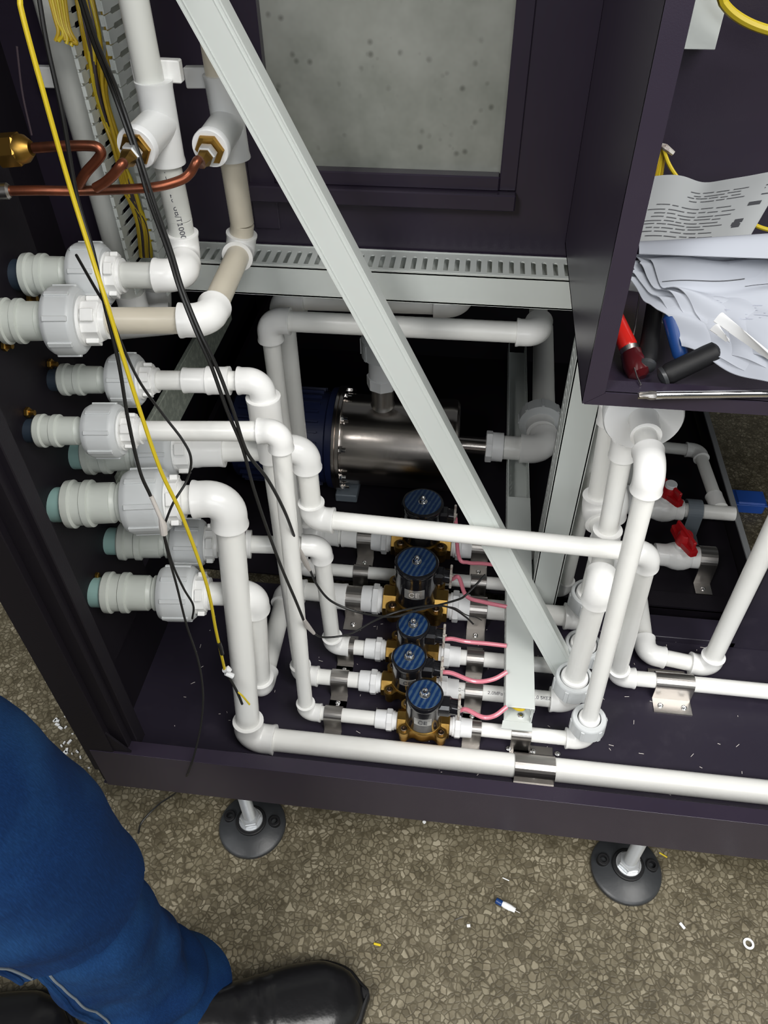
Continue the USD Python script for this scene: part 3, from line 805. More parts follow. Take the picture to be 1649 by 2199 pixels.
# ------------------------------------------------------------------ solenoid valves
def valve(label, k, coil_r, coil_h, rows_r, s):
    x, y, z = VX[k], ROW[k]['y'], ROW[k]['z']
    h = VH[k]
    t = thing('solenoid_valve', label, 'solenoid valve', (x, y, ZT))
    r = rows_r
    body = unary_union([Point(0, 0).buffer(.0225 * s), rect(-h * .62, -.014 * s, h * .62, .014 * s)] + [Point(sx * .0235 * s, sy * .0185 * s).buffer(.0075 * s) for sx in (-1, 1) for sy in (-1, 1)])
    body = body.buffer(.006 * s).buffer(-.010 * s).buffer(.004 * s)
    zb = z + r * .55
    bd = part(t, 'body', cat(prism(body, .0075 * s, axes((x, y, zb), (1, 0, 0), (0, 1, 0))), prism(body.buffer(-.0015), .010 * s, axes((x, y, zb - .012 * s), (1, 0, 0), (0, 1, 0))),
                             lathe((x, y, ZT + .004), (0, 0, 1), [(0, .016 * s), (z - ZT, .019 * s), (zb - ZT, .021 * s)], 28),
                             lathe((x - h, y, z), (1, 0, 0), [(0, r * 1.0), (0, r * 1.62), (.001, r * 1.7), (h * .4, r * 1.7), (h * .45, r * 1.3), (h, r * 1.5), (h * 1.55, r * 1.3), (h * 1.6, r * 1.7), (2 * h - .001, r * 1.7), (2 * h, r * 1.62), (2 * h, r)], 8, PI / 8)), BRASS)
    for sx in (-1, 1):
        for sy in (-1, 1):
            o = (x + sx * .0235 * s, y + sy * .0185 * s, zb + .0075 * s)
            part(bd, 'screw', ring_lathe(o, (0, 0, 1), [(0, .0042 * s), (.0025 * s, .0042 * s), (.0032 * s, .0034 * s), (.0032 * s, .0022 * s), (.001, .002 * s), (.001, .0001), (0, .0001)], 14), SCREW, label='dark steel socket screw')
    z0 = zb + .0075 * s
    part(t, 'bonnet', lathe((x, y, z0 - .001), (0, 0, 1), [(0, coil_r * 1.03), (.003, coil_r * 1.0), (.004, coil_r * .9)], 36), BRASS)
    z1 = z0 + .003
    c = coil_r
    co = part(t, 'coil', lathe((x, y, z1), (0, 0, 1), [(0, c * .93), (.001, c * .97), (coil_h - .010, c * .97), (coil_h - .008, c * 1.0), (coil_h - .0025, c), (coil_h - .0006, c * .97), (coil_h, c * .92), (coil_h, 0)], 48), BLACK)
    part(co, 'top_label', lathe((x, y, z1 + coil_h - .0004), (0, 0, 1), [(0, c * .86), (.0008, c * .86), (.0009, c * .855)], 48), LBL, label='blue printed disc on top of the coil', smooth=False)
    n0 = z1 + coil_h
    part(t, 'cap_nut', cat(lathe((x, y, n0), (0, 0, 1), [(0, .0075), (.001, .0078), (.0013, .006)], 24), hexa((x, y, n0 + .001), (0, 0, 1), .0062, .0045), lathe((x, y, n0 + .0054), (0, 0, 1), [(0, .0048), (.003, .0046), (.0062, .0035), (.0082, .0016), (.0085, 0)], 18)), CHROME)
    a = np.linspace(-PI / 2 - .48, -PI / 2 + .48, 13)
    lv, lf = [], []
    for i, q in enumerate(a):
        for zz in (z1 + coil_h * .34, z1 + coil_h * .60):
            for rr in (c * .965, c * .972 + .0004):
                lv.append((x + rr * math.cos(q), y + rr * math.sin(q), zz))
    for i in range(12):
        b = i * 4
        lf += [(b + 1, b + 5, b + 7), (b + 1, b + 7, b + 3), (b, b + 1, b + 5), (b, b + 5, b + 4), (b + 2, b + 6, b + 7), (b + 2, b + 7, b + 3)]
    rl = part(co, 'rating_label', trimesh.Trimesh(lv, lf, process=False), SILVER, label='small silver rating label')
    ct = meshkit.text_mesh('CE', coil_h * .13, .0003)
    ct.apply_translation((-coil_h * .12, -coil_h * .06, 0))
    ct.apply_transform(axes((x, y - c * .972 - .0006, z1 + coil_h * .47), (1, 0, 0), (0, 0, 1)))
    part(co, 'label_mark', ct, INK if k in (0, 1) else TAPE, smooth=False)
    tb_ = V([x + c * .78, y - .004, z1 + coil_h * .70])
    part(t, 'terminal_box', cat(bx(tb_ + V([-.004, -.012, -.012]), tb_ + V([.018, .012, .012]), .004), lathe(tb_ + V([.015, 0, 0]), (1, 0, 0), [(0, .0115), (.011, .0115)], 20)), BLACK)
    part(t, 'terminal_plate', cat(bx(tb_ + V([.0255, -.012, -.016]), tb_ + V([.0295, .012, .016]), .0012), lathe(tb_ + V([.0285, -.003, .006]), (1, 0, 0), [(0, .002), (.003, .002)], 8), lathe(tb_ + V([.0285, .003, -.006]), (1, 0, 0), [(0, .002), (.003, .002)], 8)), CLEAR)
    return tb_ + V([.029, -.003, -.003])


TB = {}
TB[0] = valve('front brass solenoid valve with a bright blue coil top', 0, .0268, .060, .0104, 1.13)
TB[1] = valve('second brass solenoid valve, partly behind the front one', 1, .0262, .056, .0110, 1.13)
TB[2] = valve('third brass solenoid valve, just in front of the big black coil', 2, .0255, .054, .0110, 1.13)
TB[3] = valve('big brass solenoid valve with a wide black coil in the fourth row', 3, .0350, .078, .0165, 1.5)
TB[5] = valve('rearmost solenoid valve, half hidden behind the crossing pipe', 5, .0360, .076, .0165, 1.5)

# pink sleeved leads from the coils into the floor duct
for k, mids, end, lab in ((0, [(1002, 1524), (1036, 1540), (1062, 1537)], (1088, 1518), 'front pink sleeved lead between coil and floor duct'),
                          (1, [(972, 1446), (1018, 1463), (1058, 1459)], (1088, 1443), 'second pink sleeved lead from the front, sagging towards the floor duct'),
                          (2, [(972, 1372), (1002, 1378), (1045, 1382)], (1088, 1387), 'third pink sleeved lead from the front, nearly straight'),
                          (3, [(985, 1240), (1002, 1280), (1040, 1293)], (1088, 1303), 'kinked pink sleeved lead of the big coil'),
                          (5, [(985, 1195), (1005, 1208), (1035, 1210)], (1086, 1216), 'rearmost pink sleeved lead, going behind the diagonal duct')):
    p0 = TB[k]
    pe = at(*end, x=.0885)
    P = [p0] + [at(*q, z=float(p0[2] * (1 - (i + 1) / (len(mids) + 1)) + pe[2] * (i + 1) / (len(mids) + 1))) for i, q in enumerate(mids)] + [pe]
    single('sleeved_lead', tube(spline(P, 8), .0033, 10), PINK, lab, 'cable', 'pink leads of the solenoid coils')


# ------------------------------------------------------------------ slotted cable ducts
def slotted(L, h, pitch, sw, s0, s1, first, tip=0.0, holes=None):
    """Side wall of a duct in its own plane: x along, y from the base; slots from s0 to s1 with round lower ends, a narrow break to the tip."""
    P = rect(0, 0, L, h)
    cut = []
    x = first
    while x + sw < L:
        cut.append(unary_union([rect(x, s0 + sw / 2, x + sw, s1 - sw * .3), Point(x + sw / 2, s0 + sw / 2).buffer(sw / 2, quad_segs=4), Polygon([(x, s1 - sw * .3), (x + sw, s1 - sw * .3), (x + sw / 2 + tip, s1 + sw * .3), (x + sw / 2 - tip, s1 + sw * .3)])] + ([rect(x + sw / 2 - tip, s1, x + sw / 2 + tip, h + 1)] if tip else [])))
        x += pitch
    return P.difference(unary_union(cut))


# horizontal duct on the back wall: lid faces the front, slots look up
dz0, dz1, dy0, dy1 = .697, .7345, .803, .857
dl = at(384, 623.7, y=dy0)[0]
t = thing('slotted_duct', 'long pale grey slotted cable duct along the back wall above the pump', 'cable duct', (-.1, .85, dz0))
LH = .135 - dl
part(t, 'lid', cat(bx((dl, dy0, dz0), (.135, dy0 + .002, dz1), .0008), bx((dl, dy0, dz1 - .001), (.135, dy0 + .005, dz1 + .0008)), bx((dl, dy0, dz0 - .0008), (.135, dy0 + .005, dz0 + .001))), DUCT)
W_ = slotted(LH, dy1 - dy0, .01235, .0054, .013, .0455, .004)
part(t, 'slotted_side', prism(W_, .0016, axes((dl, dy1, dz1 - .0018), (1, 0, 0), (0, -1, 0))), DUCT, smooth=False)
part(t, 'slotted_side', prism(W_, .0016, axes((dl, dy1, dz0 + .0014), (1, 0, 0), (0, -1, 0))), DUCT, smooth=False)
part(t, 'base', bx((dl, dy1 - .002, dz0), (.135, dy1, dz1 - .001)), DUCT)
for i in range(5):
    P = [(dl + .3 + .02 * i, dy0 + .012 + i * .004, dz0 + .010)] + [(dl + .3 + u, dy0 + .012 + i * .004 + .004 * math.sin(9 * u + i), dz0 + .010 + .006 * math.sin(13 * u + 2 * i)) for u in np.linspace(.05, .22, 6)]
    single('duct_wire', tube(spline(P, 5), .0016, 8), YEL if i % 2 == 0 else BLKW, 'thin wire lying inside the long back-wall duct', 'wire', 'wires inside the back-wall duct')

# open duct at the top left
lx0, lx1, ly0, ly1, lz0, lz1 = -.4035, -.364, .80, .857, .69, 1.6
t = thing('slotted_duct', 'open slotted grey duct full of yellow wires at the top left', 'cable duct', (-.385, .85, lz0))
W_ = slotted(lz1 - lz0, ly1 - ly0, .01225, .0055, .010, .041, .003, .0006)
part(t, 'slotted_side', prism(W_, .0016, axes((lx0, ly1, lz0), (0, 0, 1), (0, -1, 0))), DUCT, smooth=False)
part(t, 'slotted_side', prism(W_, .0016, axes((lx1, ly1, lz0), (0, 0, 1), (0, -1, 0))), DUCT, smooth=False)
for xx in (lx0, lx1):
    part(t, 'rim', cat(*[bx((xx, ly0 - .0006, lz0 + .009 + i * .01225), (xx + (.004 if xx == lx0 else -.004), ly0 + .0012, lz0 + .0182 + i * .01225)) for i in range(73)]), DUCT, kind='stuff', smooth=False)
part(t, 'base', bx((lx0, ly1 - .002, lz0), (lx1, ly1, lz1)), DUCT)

# upright duct below the electrical box
vx0, vx1, vy0, vy1, vz0, vz1 = .1325, .1725, .83, .883, ZT, .749
t = thing('slotted_duct', 'upright pale grey slotted duct rising from the tray to the electrical box', 'cable duct', (.15, .85, vz0))
part(t, 'lid', cat(bx((vx0, vy0, vz0), (vx1, vy0 + .002, vz1), .0008), bx((vx0 - .001, vy0, vz0), (vx0 + .001, vy0 + .010, vz1)), bx((vx1 - .001, vy0, vz0), (vx1 + .001, vy0 + .010, vz1))), DUCT)
W_ = slotted(vz1 - vz0, vy1 - vy0, .01235, .0054, .012, .038, .004)
part(t, 'slotted_side', prism(W_, .0016, axes((vx0, vy1, vz0), (0, 0, 1), (0, -1, 0))), DUCT, smooth=False)
part(t, 'slotted_side', prism(W_, .0016, axes((vx1 - .002, vy1, vz0), (0, 0, 1), (0, -1, 0))), DUCT, smooth=False)
part(t, 'base', bx((vx0, vy1 - .002, vz0), (vx1 + .012, vy1, vz1)), DUCT)

# floor duct over the pipes
fx0, fx1, fz0, fz1 = .0885, .1275, .168, .206
fy0 = at(1115, 1520, z=fz1)[1]
fyl = at(1115, 1068, z=fz1)[1]
t = thing('slotted_duct', 'pale grey floor duct lying across the pipe rows, taking in the pink leads', 'cable duct', (.108, .8, fz0))
part(t, 'lid', cat(bx((fx0 - .0006, fy0, fz1 - .0015), (fx1 + .0006, fyl, fz1 + .0006), .0006), bx((fx0 - .0008, fy0, fz1 - .009), (fx0 + .0006, fyl, fz1)), bx((fx1 - .0006, fy0, fz1 - .009), (fx1 + .0008, fyl, fz1))), DUCT)
W_ = slotted(1.55 - fy0, fz1 - fz0 - .002, .01235, .0054, .006, .026, .003)
for xx in (fx0, fx1 - .0016):
    part(t, 'slotted_side', prism(W_, .0016, axes((xx, fy0, fz0), (0, 1, 0), (0, 0, 1))), DUCT, smooth=False)
fe = at(1112, 1568, z=fz0 + .001)
part(t, 'base', cat(bx((fx0, fy0, fz0), (fx1, 1.55, fz0 + .002)), prism(Polygon([(fx0 - .001, fy0 - .0002), (fx0 - .003, fe[1]), (fx1 + .001, fe[1]), (fx1 + .001, fy0 - .0002)]), .002, axes((0, 0, fz0), (1, 0, 0), (0, 1, 0)))), DUCT)
sc = at(1118, 1537, z=fz0 + .002)
part(t, 'screw', lathe(sc, (0, 0, 1), [(0, .0048), (.002, .0046), (.0035, .003), (.0035, 0)], 16), CHROME)
single('yellow_wire', tube(spline([at(1100, 1516, z=.188), at(1112, 1523, z=.186), at(1124, 1522, z=.188), at(1124, 1508, z=.192)], 6), .0026, 8), YCAP, 'yellow wire end showing in the mouth of the floor duct', 'wire')

# diagonal duct leaning across the whole opening
A0, A1 = at(1206, 1478, y=.670), at(330, -90, y=.705)
dA = unit(A1 - A0)
nA = unit(V([0, -1, 0]) + V([-.10, 0, .25]))
nA = unit(nA - dA * (nA @ dA))
sA = np.cross(dA, nA)            # towards the upper right
LA = float(np.linalg.norm(A1 - A0)) + .25
wA_, hA = .0315, .024
t = thing('cable_duct', 'long pale grey duct leaning diagonally across the machine opening', 'cable duct', A0)


def diag(s0, s1, n0, n1, l0=0.0, l1=None):
    P = [A0 + dA * l + sA * s + nA * n for l in (l0, LA if l1 is None else l1) for s in (s0, s1) for n in (n0, n1)]
    return trimesh.Trimesh(P, process=False).convex_hull


part(t, 'lid', cat(diag(.0, wA_, -.0018, 0), diag(-.0008, .0008, -.010, .0004), diag(wA_ - .0008, wA_ + .0008, -.010, .0004), diag(.0035, .0042, -.001, .0005), diag(wA_ - .0045, wA_ - .0038, -.001, .0005)), DUCT, smooth=False)
part(t, 'trough', cat(diag(.0012, .003, -hA, -.002), diag(wA_ - .003, wA_ - .0012, -hA, -.002), diag(.0012, wA_ - .0012, -hA - .0015, -hA)), DUCT, smooth=False)

# ------------------------------------------------------------------ pump
py_, pz_ = 1.14, .222
pc = at(870, 950, y=py_)
pz_ = float(pc[2])
xl, xr = at(742, 950, y=py_)[0], at(985, 920, y=py_)[0]
t = thing('water_pump', 'polished stainless pump with a blue motor at the back of the cabinet', 'pump', (pc[0], py_, ZT))
R_ = .088
part(t, 'casing', lathe((xl, py_, pz_), (1, 0, 0), [(0, R_ * .9), (.0, R_), (.006, R_ * .985), (.18, R_ * .985), (xr - xl - .012, R_), (xr - xl - .004, R_ * .985), (xr - xl, R_ * .93), (xr - xl, 0)], 64), POLISH)
fg = part(t, 'flange', lathe((xl - .012, py_, pz_), (1, 0, 0), [(0, .05), (0, .099), (.001, .100), (.006, .100), (.007, .098), (.008, .1005), (.014, .1005), (.015, .099)], 64), POLISH)
for j in range(10):
    w = 2 * PI * (j + .3) / 10
    o = V([xl + .003, py_ + .094 * math.cos(w), pz_ + .094 * math.sin(w)])
    part(fg, 'bolt', cat(hexa(o, (1, 0, 0), .0055, .005), lathe(o, (1, 0, 0), [(.005, .003), (.012, .003)], 10)), CHROME)
part(t, 'end_cap', lathe((xr - .004, py_, pz_), (1, 0, 0), [(0, R_ * .96), (.004, R_ * .9), (.006, R_ * .4), (.007, 0)], 48), STEEL)
mo = [(0, .094), (.01, .094)]
part(t, 'motor', cat(lathe((xl - .012, py_, pz_), (-1, 0, 0), [(0, .098), (.012, .096), (.016, .088), (.19, .086), (.20, .075), (.20, 0)], 48), *[obox(V([xl - .115, py_ + .087 * math.cos(w), pz_ + .087 * math.sin(w)]), (1, 0, 0), (0, -math.sin(w), math.cos(w)), .15, .003, .014) for w in np.linspace(0, 2 * PI, 30)[:-1]]), MOTOR)
part(t, 'foot', cat(bx((xl - .012, py_ - .075, ZT - .001), (xl + .03, py_ + .075, pz_ - .08), .002)), SLATE)
op = at(822, 860, y=py_)
part(t, 'outlet_nipple', cat(lathe((op[0], py_, pz_ + R_ * .93), (0, 0, 1), [(0, .024), (.006, .022), (.010, .0205), (.05, .0205)], 28)), STEEL)
part(t, 'inlet_nipple', lathe((xr - .002, py_, pz_ + .004), (1, 0, 0), [(0, .0165), (.07, .0165)], 24), POLISH)
t = thing('pump_outlet', 'white riser with a union nut on top of the pump', 'pipe', (op[0], py_, pz_ + .1))
oz = pz_ + R_ + .040
part(t, 'threaded_adapter', cat(hexa((op[0], py_, oz), (0, 0, 1), .0285, .022, 8), lathe((op[0], py_, oz + .022), (0, 0, 1), [(0, .025), (.034, .024)], 28)), NYLON)
un = part(t, 'union_nut', lathe((op[0], py_, oz + .060), (0, 0, 1), [(0, .026), (.004, .036), (.038, .036), (.042, .030)], 32), UNION)
for j in range(8):
    w = 2 * PI * j / 8
    part(un, 'grip_rib', obox((op[0] + .036 * math.cos(w), py_ + .036 * math.sin(w), oz + .08), (0, 0, 1), (math.cos(w), math.sin(w), 0), .03, .004, .005), UNION)
part(t, 'pipe', lathe((op[0], py_, oz + .05), (0, 0, 1), [(0, .0165), (.40, .0165)], 28), PVC)
# suction line
ix = xr + .065
ie = at(1168, 965, y=py_)
iz = pz_ + .004
ic = V([ie[0], py_, iz])
t = run('suction_pipe', 'white suction pipe: elbow beside the pump and a pipe running to the back', [V([ix, py_, iz]), ic, V([at(1166, 700, z=iz)[0], 1.58, iz])], .0225, ks=2.0, ke=1.18)
part(t, 'threaded_adapter', cat(hexa((ix - .012, py_, iz), (1, 0, 0), .030, .012, 8), lathe((ix, py_, iz), (1, 0, 0), [(0, .0275), (.020, .0275)], 28)), NYLON)
un = part(t, 'union_nut', ring_lathe(ic + V([-.004, .075, 0]), (0, 1, 0), [(0, .024), (0, .034), (.004, .042), (.030, .042), (.034, .038), (.034, .024)], 36), UNION)
for j in range(8):
    w = 2 * PI * j / 8
    part(un, 'grip_rib', obox(ic + V([-.004 + .042 * math.cos(w), .092, .042 * math.sin(w)]), (0, 1, 0), (math.cos(w), 0, math.sin(w)), .024, .004, .005), UNION)
sleeve(t, ic + V([-.003, .052, 0]), ic + V([-.004, .078, 0]), .0275)

# ------------------------------------------------------------------ copper lines and brass fittings at the tees
def at3(px, py, y):
    return at(px, py, y=y)


def plug(label, o, d, r):
    t = thing('brass_fitting', label, 'fitting', o)
    d = unit(d)
    part(t, 'hex_bush', hexa(V(o) - d * .002, d, r * 1.05, .005), BRASSD)
    part(t, 'hex_nut', hexa(V(o) + d * .004, d, r * .66, .010), ZINC)
    part(t, 'flare_nut', lathe(V(o) + d * .014, d, [(0, r * .55), (.004, r * .55), (.008, r * .40), (.013, r * .34)], 6), BRASS)
    return V(o) + d * .026


dA_ = unit(V([-.10, -1, -.10]))
q1 = plug('brass hex fitting screwed into the tee of the printed riser', bA, (-.10, -1, -.14), .0135)
q2 = plug('brass hex fitting screwed into the tee of the cream riser', bB, (-.06, -1, -.16), .0135)
yc = float(q2[1]) - .02
single('copper_tube', tube(spline([q2, at(424, 345, y=yc), at(408, 372, y=yc - .005), at(385, 388, y=yc - .01), at(330, 402, y=yc - .02), at(230, 408, y=yc - .03), at(150, 410, y=yc - .04), at(70, 409, y=yc - .05), at(-60, 412, y=yc - .06)], 8), .0042, 14), COPPER, 'longest copper tube, running from the cream riser out past the left edge', 'copper tube')
single('copper_tube', tube(spline([q1, at(262, 352, y=q1[1] - .01), at(245, 374, y=q1[1] - .012), at(225, 392, y=q1[1] - .012), at(205, 404, y=q1[1] - .012)], 8), .0042, 14), COPPER, 'short bent copper tube joining the printed riser to the long tube', 'copper tube')
y3 = yc - .045
single('copper_tube', tube(spline([at(168, 398, y=y3), at(185, 370, y=y3), at(205, 348, y=y3), at(217, 330, y=y3), at(210, 317, y=y3), at(190, 313, y=y3), at(130, 314, y=y3), at(72, 318, y=y3)], 8), .0042, 14), COPPER, 'hooked copper tube ending in the brass nut at the left edge', 'copper tube')
t = thing('brass_fitting', 'brass compression nut at the left picture edge', 'fitting', at(40, 320, y=y3))
e0, e1 = at(68, 318, y=y3), at(-30, 326, y=y3)
dd = unit(e1 - e0)
part(t, 'nut', cat(lathe(e0, dd, [(0, .006), (.006, .011), (.012, .012)], 20), hexa(e0 + dd * .010, dd, .0135, .020)), BRASSD)
part(t, 'body', lathe(e0 + dd * .03, dd, [(0, .009), (.05, .009)], 16), YELD)
t = thing('tube_joint', 'worn metal joint on the long copper tube at the left edge', 'fitting', at(8, 411, y=yc - .055))
e0, e1 = at(22, 410, y=yc - .055), at(-40, 412, y=yc - .06)
part(t, 'sleeve', lathe(e0, e1 - e0, [(0, .005), (.002, .0068), (.05, .0068)], 16), STEEL)


# ------------------------------------------------------------------ loose wires
def wire(label, pts, r, m_, name='hanging_wire', group=None, k=10, cat_='wire'):
    P = [at(a, b, y=c) for a, b, c in pts]
    if pts[0][1] < 0 and name != 'wire_end':        # comes down from the roof of the cabinet
        q = P[0]
        d = unit(q - P[1])
        P = [q + d * .16 + V([0, .02, 2.08 - q[2] - .16]), q + d * .16 + V([0, .01, .45]), q + d * .15 + V([0, 0, .10]), q + d * .10] + P
    return single(name, tube(spline(P, k), r, 8), m_, label, cat_, group)


ymain = .505
t = wire('long yellow wire hanging from the top left down to the tray', [(38, -40, .56), (48, 30, .555), (95, 205, .55), (150, 400, .545), (200, 560, .535), (232, 660, .525), (262, 760, .52), (300, 880, .515), (345, 1010, .51), (392, 1110, .51), (436, 1230, .51), (452, 1290, .51), (463, 1350, .512), (474, 1400, .515), (483, 1440, .52)], .0019, YEL)
wire('black wire hanging beside the yellow one down to a taped joint', [(78, -40, .57), (100, 90, .565), (135, 250, .56), (165, 420, .555), (200, 540, .54), (226, 660, .53), (255, 780, .522), (275, 900, .518), (300, 1010, .515), (322, 1062, .515), (345, 1115, .515), (350, 1142, .514)], .0017, BLKW)
wire('thin black wire arching over the unions to the same taped joint', [(164, 548, .60), (205, 620, .545), (232, 665, .528), (262, 740, .53), (300, 820, .55), (350, 890, .555), (392, 945, .55), (410, 985, .545), (402, 1030, .54), (372, 1080, .525), (354, 1125, .516), (350, 1142, .514)], .0013, BLKW)
t = thing('taped_joint', 'pinkish taped joint where two black wires meet on the large union', 'wire joint', at(350, 1135, y=.514))
part(t, 'tape', tube([at(325, 1066, y=.514), at(345, 1112, y=.513), at(350, 1128, y=.513), at(352, 1146, y=.513)], [.0021, .0022, .0042, .0038], 10), TAPE)
wire('black wire from the taped joint falling over the lowest union to the floor', [(351, 1145, .514), (362, 1195, .512), (380, 1260, .505), (400, 1340, .50), (426, 1420, .495), (436, 1490, .485), (431, 1560, .47), (416, 1625, .452), (404, 1660, .449)], .0013, BLKW)
wire('short black wire branching off the taped joint to the lowest union', [(353, 1150, .514), (372, 1215, .512), (395, 1265, .512), (415, 1300, .515), (413, 1328, .52)], .0012, BLKW)
single('hanging_wire', tube(spline([at(404, 1660, y=.449), at(380, 1700, z=.05), at(340, 1728, z=.012), at(305, 1765, z=.004), at(297, 1790, z=.003)], 8), .0013, 8), BLKW, 'end of a black wire curled on the floor below the left rail', 'wire')
wire('black wire of the hanging pair, ending at the lower taped joint by the third elbow', [(160, -40, .63), (200, 90, .64), (240, 190, .66), (290, 330, .65), (320, 430, .63), (360, 540, .60), (385, 620, .58), (420, 710, .565), (455, 790, .56), (487, 880, .555), (520, 960, .555), (545, 1050, .555), (575, 1140, .555), (605, 1220, .56), (635, 1290, .565), (652, 1332, .57)], .0018, BLKW, group=None)
wire('black wire of the hanging pair, ending higher at the third upright pipe', [(166, -40, .62), (208, 90, .635), (250, 190, .66), (298, 330, .65), (330, 430, .63), (368, 540, .60), (392, 620, .58), (428, 710, .565), (466, 790, .56), (500, 880, .555), (530, 970, .555), (575, 1030, .56), (612, 1100, .57), (636, 1165, .60), (642, 1180, .61)], .0018, BLKW)
wire('black wire end sweeping across the big valve to the right', [(664, 1220, .655), (680, 1255, .66), (710, 1290, .665), (760, 1312, .665), (810, 1322, .66), (850, 1324, .655), (890, 1312, .67), (940, 1300, .70), (985, 1287, .735), (1000, 1278, .74), (1020, 1258, .75), (1042, 1234, .76)], .0016, BLKW)
wire('black wire looping under the third elbow and up over the valves', [(672, 1358, .605), (690, 1368, .615), (725, 1367, .625), (760, 1358, .63), (800, 1335, .64), (840, 1318, .645), (880, 1307, .66), (930, 1300, .69), (970, 1306, .71), (1000, 1325, .72), (1016, 1340, .72)], .0014, BLKW)
wire('hair-thin black wire end splayed over the right clamp', [(940, 1302, .70), (975, 1305, .71), (1000, 1320, .72), (1020, 1325, .72), (1034, 1332, .72)], .0008, BLKW)
t = thing('taped_joint', 'pale taped joint on the black wire in front of the third upright pipe', 'wire joint', at(652, 1205, y=.63))
part(t, 'tape', tube([at(640, 1176, y=.605), at(650, 1196, y=.63), at(658, 1212, y=.645), at(665, 1224, y=.655)], [.0024, .0034, .0036, .0022], 10), TAPE)
t = thing('taped_joint', 'pale taped joint beside the bottom of the third elbow', 'wire joint', at(662, 1345, y=.59))
part(t, 'tape', tube([at(652, 1330, y=.57), at(660, 1344, y=.59), at(674, 1360, y=.607)], [.0024, .0036, .0022], 10), TAPE)
t = thing('wire_connector', 'white crimp ends and black tails at the foot of the yellow wire', 'connector', at(487, 1445, y=.522))
part(t, 'sleeve', tube([at(481, 1440, y=.52), at(490, 1436, y=.52), at(494, 1440, y=.52)], [.0032, .0040, .0028], 10), NYLON)
part(t, 'sleeve', tube([at(484, 1445, y=.522), at(500, 1452, y=.523)], [.0032, .0036], 10), NYLON)
part(t, 'tail', tube(spline([at(492, 1455, y=.522), at(503, 1474, y=.52), at(512, 1492, y=.518), at(520, 1512, y=.515)], 5), .0017, 8), BLKW)
part(t, 'tail', tube(spline([at(506, 1483, y=.519), at(520, 1494, y=.518), at(536, 1513, y=.516)], 5), .0012, 8), YEL, label='yellow wire tail')
wire('short black sheath on the yellow wire near its lower end', [(470, 1381, .512), (474, 1392, .513), (477, 1404, .514)], .0026, BLKW, name='wire_sheath', cat_='sheath')

# wires in the open duct
for i in range(16):
    f_ = rnd.uniform(0, 1)
    yel = i % 4 != 3
    px_top, px_bot = 155 + 60 * f_, 300 + 26 * ((f_ * 1.7) % 1)
    mid = 205 + 30 * f_ + rnd.uniform(-8, 8)
    lo = 262 + 30 * ((f_ * 2.3) % 1)
    P = [(px_top, -30, .825), (px_top + 22 + rnd.uniform(-5, 5), 90, .820), (mid, 200, .815 + rnd.uniform(0, .02)), (240 + 18 * f_, 310, .815 + rnd.uniform(0, .02)), (lo, 400, .82), (px_bot - 8, 480, .825), (px_bot, 552, .83)]
    wire('yellow wire among the bundle inside the open top-left duct' if yel else 'dark wire among the yellow bundle inside the open top-left duct', P, .0019, (YEL if i % 2 else YELD) if yel else PURW, 'duct_wire', 'yellow wires in the open duct' if yel else 'dark wires in the open duct', 6)
for i in range(7):
    P = [(100 + i * 6, -30, .79), (118 + i * 5, 40 + 3 * i, .785), (128 + i * 5.5 + rnd.uniform(-4, 4), 68 + 4 * i, .782), (124 + i * 6 + rnd.uniform(-6, 6), 88 + 5 * rnd.random() * i * .5, .78)]
    wire('cut yellow wire end tied in a brush at the left rim of the open duct', P, .0018, YEL if i % 2 else YELD, 'wire_end', 'cut yellow wire ends beside the open duct', 5)
wire('thin grey wire hanging in the dark beside the yellow one', [(36, 100, .62), (48, 200, .62), (68, 290, .62)], .0008, PURW)

# ------------------------------------------------------------------ electrical box with papers and tools
bxx, byf, bz = .0993, .55, .7488
BR = 1.1
t = thing('electrical_box', 'dark purple open electrical box at the upper right, holding papers and tools', 'electrical box', (bxx, byf, bz))
part(t, 'side_wall', bx((bxx, byf + .001, bz), (bxx + .0025, YW, 1.9)), PURPLE)
part(t, 'bottom', bx((bxx, byf + .001, bz), (BR, YW, bz + .0025)), PURPLE)
part(t, 'back_wall', bx((bxx, YW - .003, bz), (BR, YW, 1.9)), PURPLE)
lw = .0168


def lip(poly):
    return prism(poly.buffer(-.0005).buffer(.0005, join_style=1), .0030, axes((0, byf + .003, 0), (1, 0, 0), (0, 0, 1)))


lipz = .0125
part(t, 'front_lip', cat(lip(Polygon([(bxx, bz), (bxx + lw, bz + lipz), (bxx + lw, 1.9), (bxx, 1.9)])), bx((bxx + lw - .002, byf + .002, bz + lipz), (bxx + lw, byf + .02, 1.9))), PURPLE)
part(t, 'front_lip', cat(lip(Polygon([(bxx + .0006, bz), (BR, bz), (BR, bz + lipz), (bxx + lw + .0006, bz + lipz)])), bx((bxx + lw, byf + .002, bz + lipz - .002), (BR, byf + .02, bz + lipz), 0)), PURPLE)
zb_ = bz + .0026
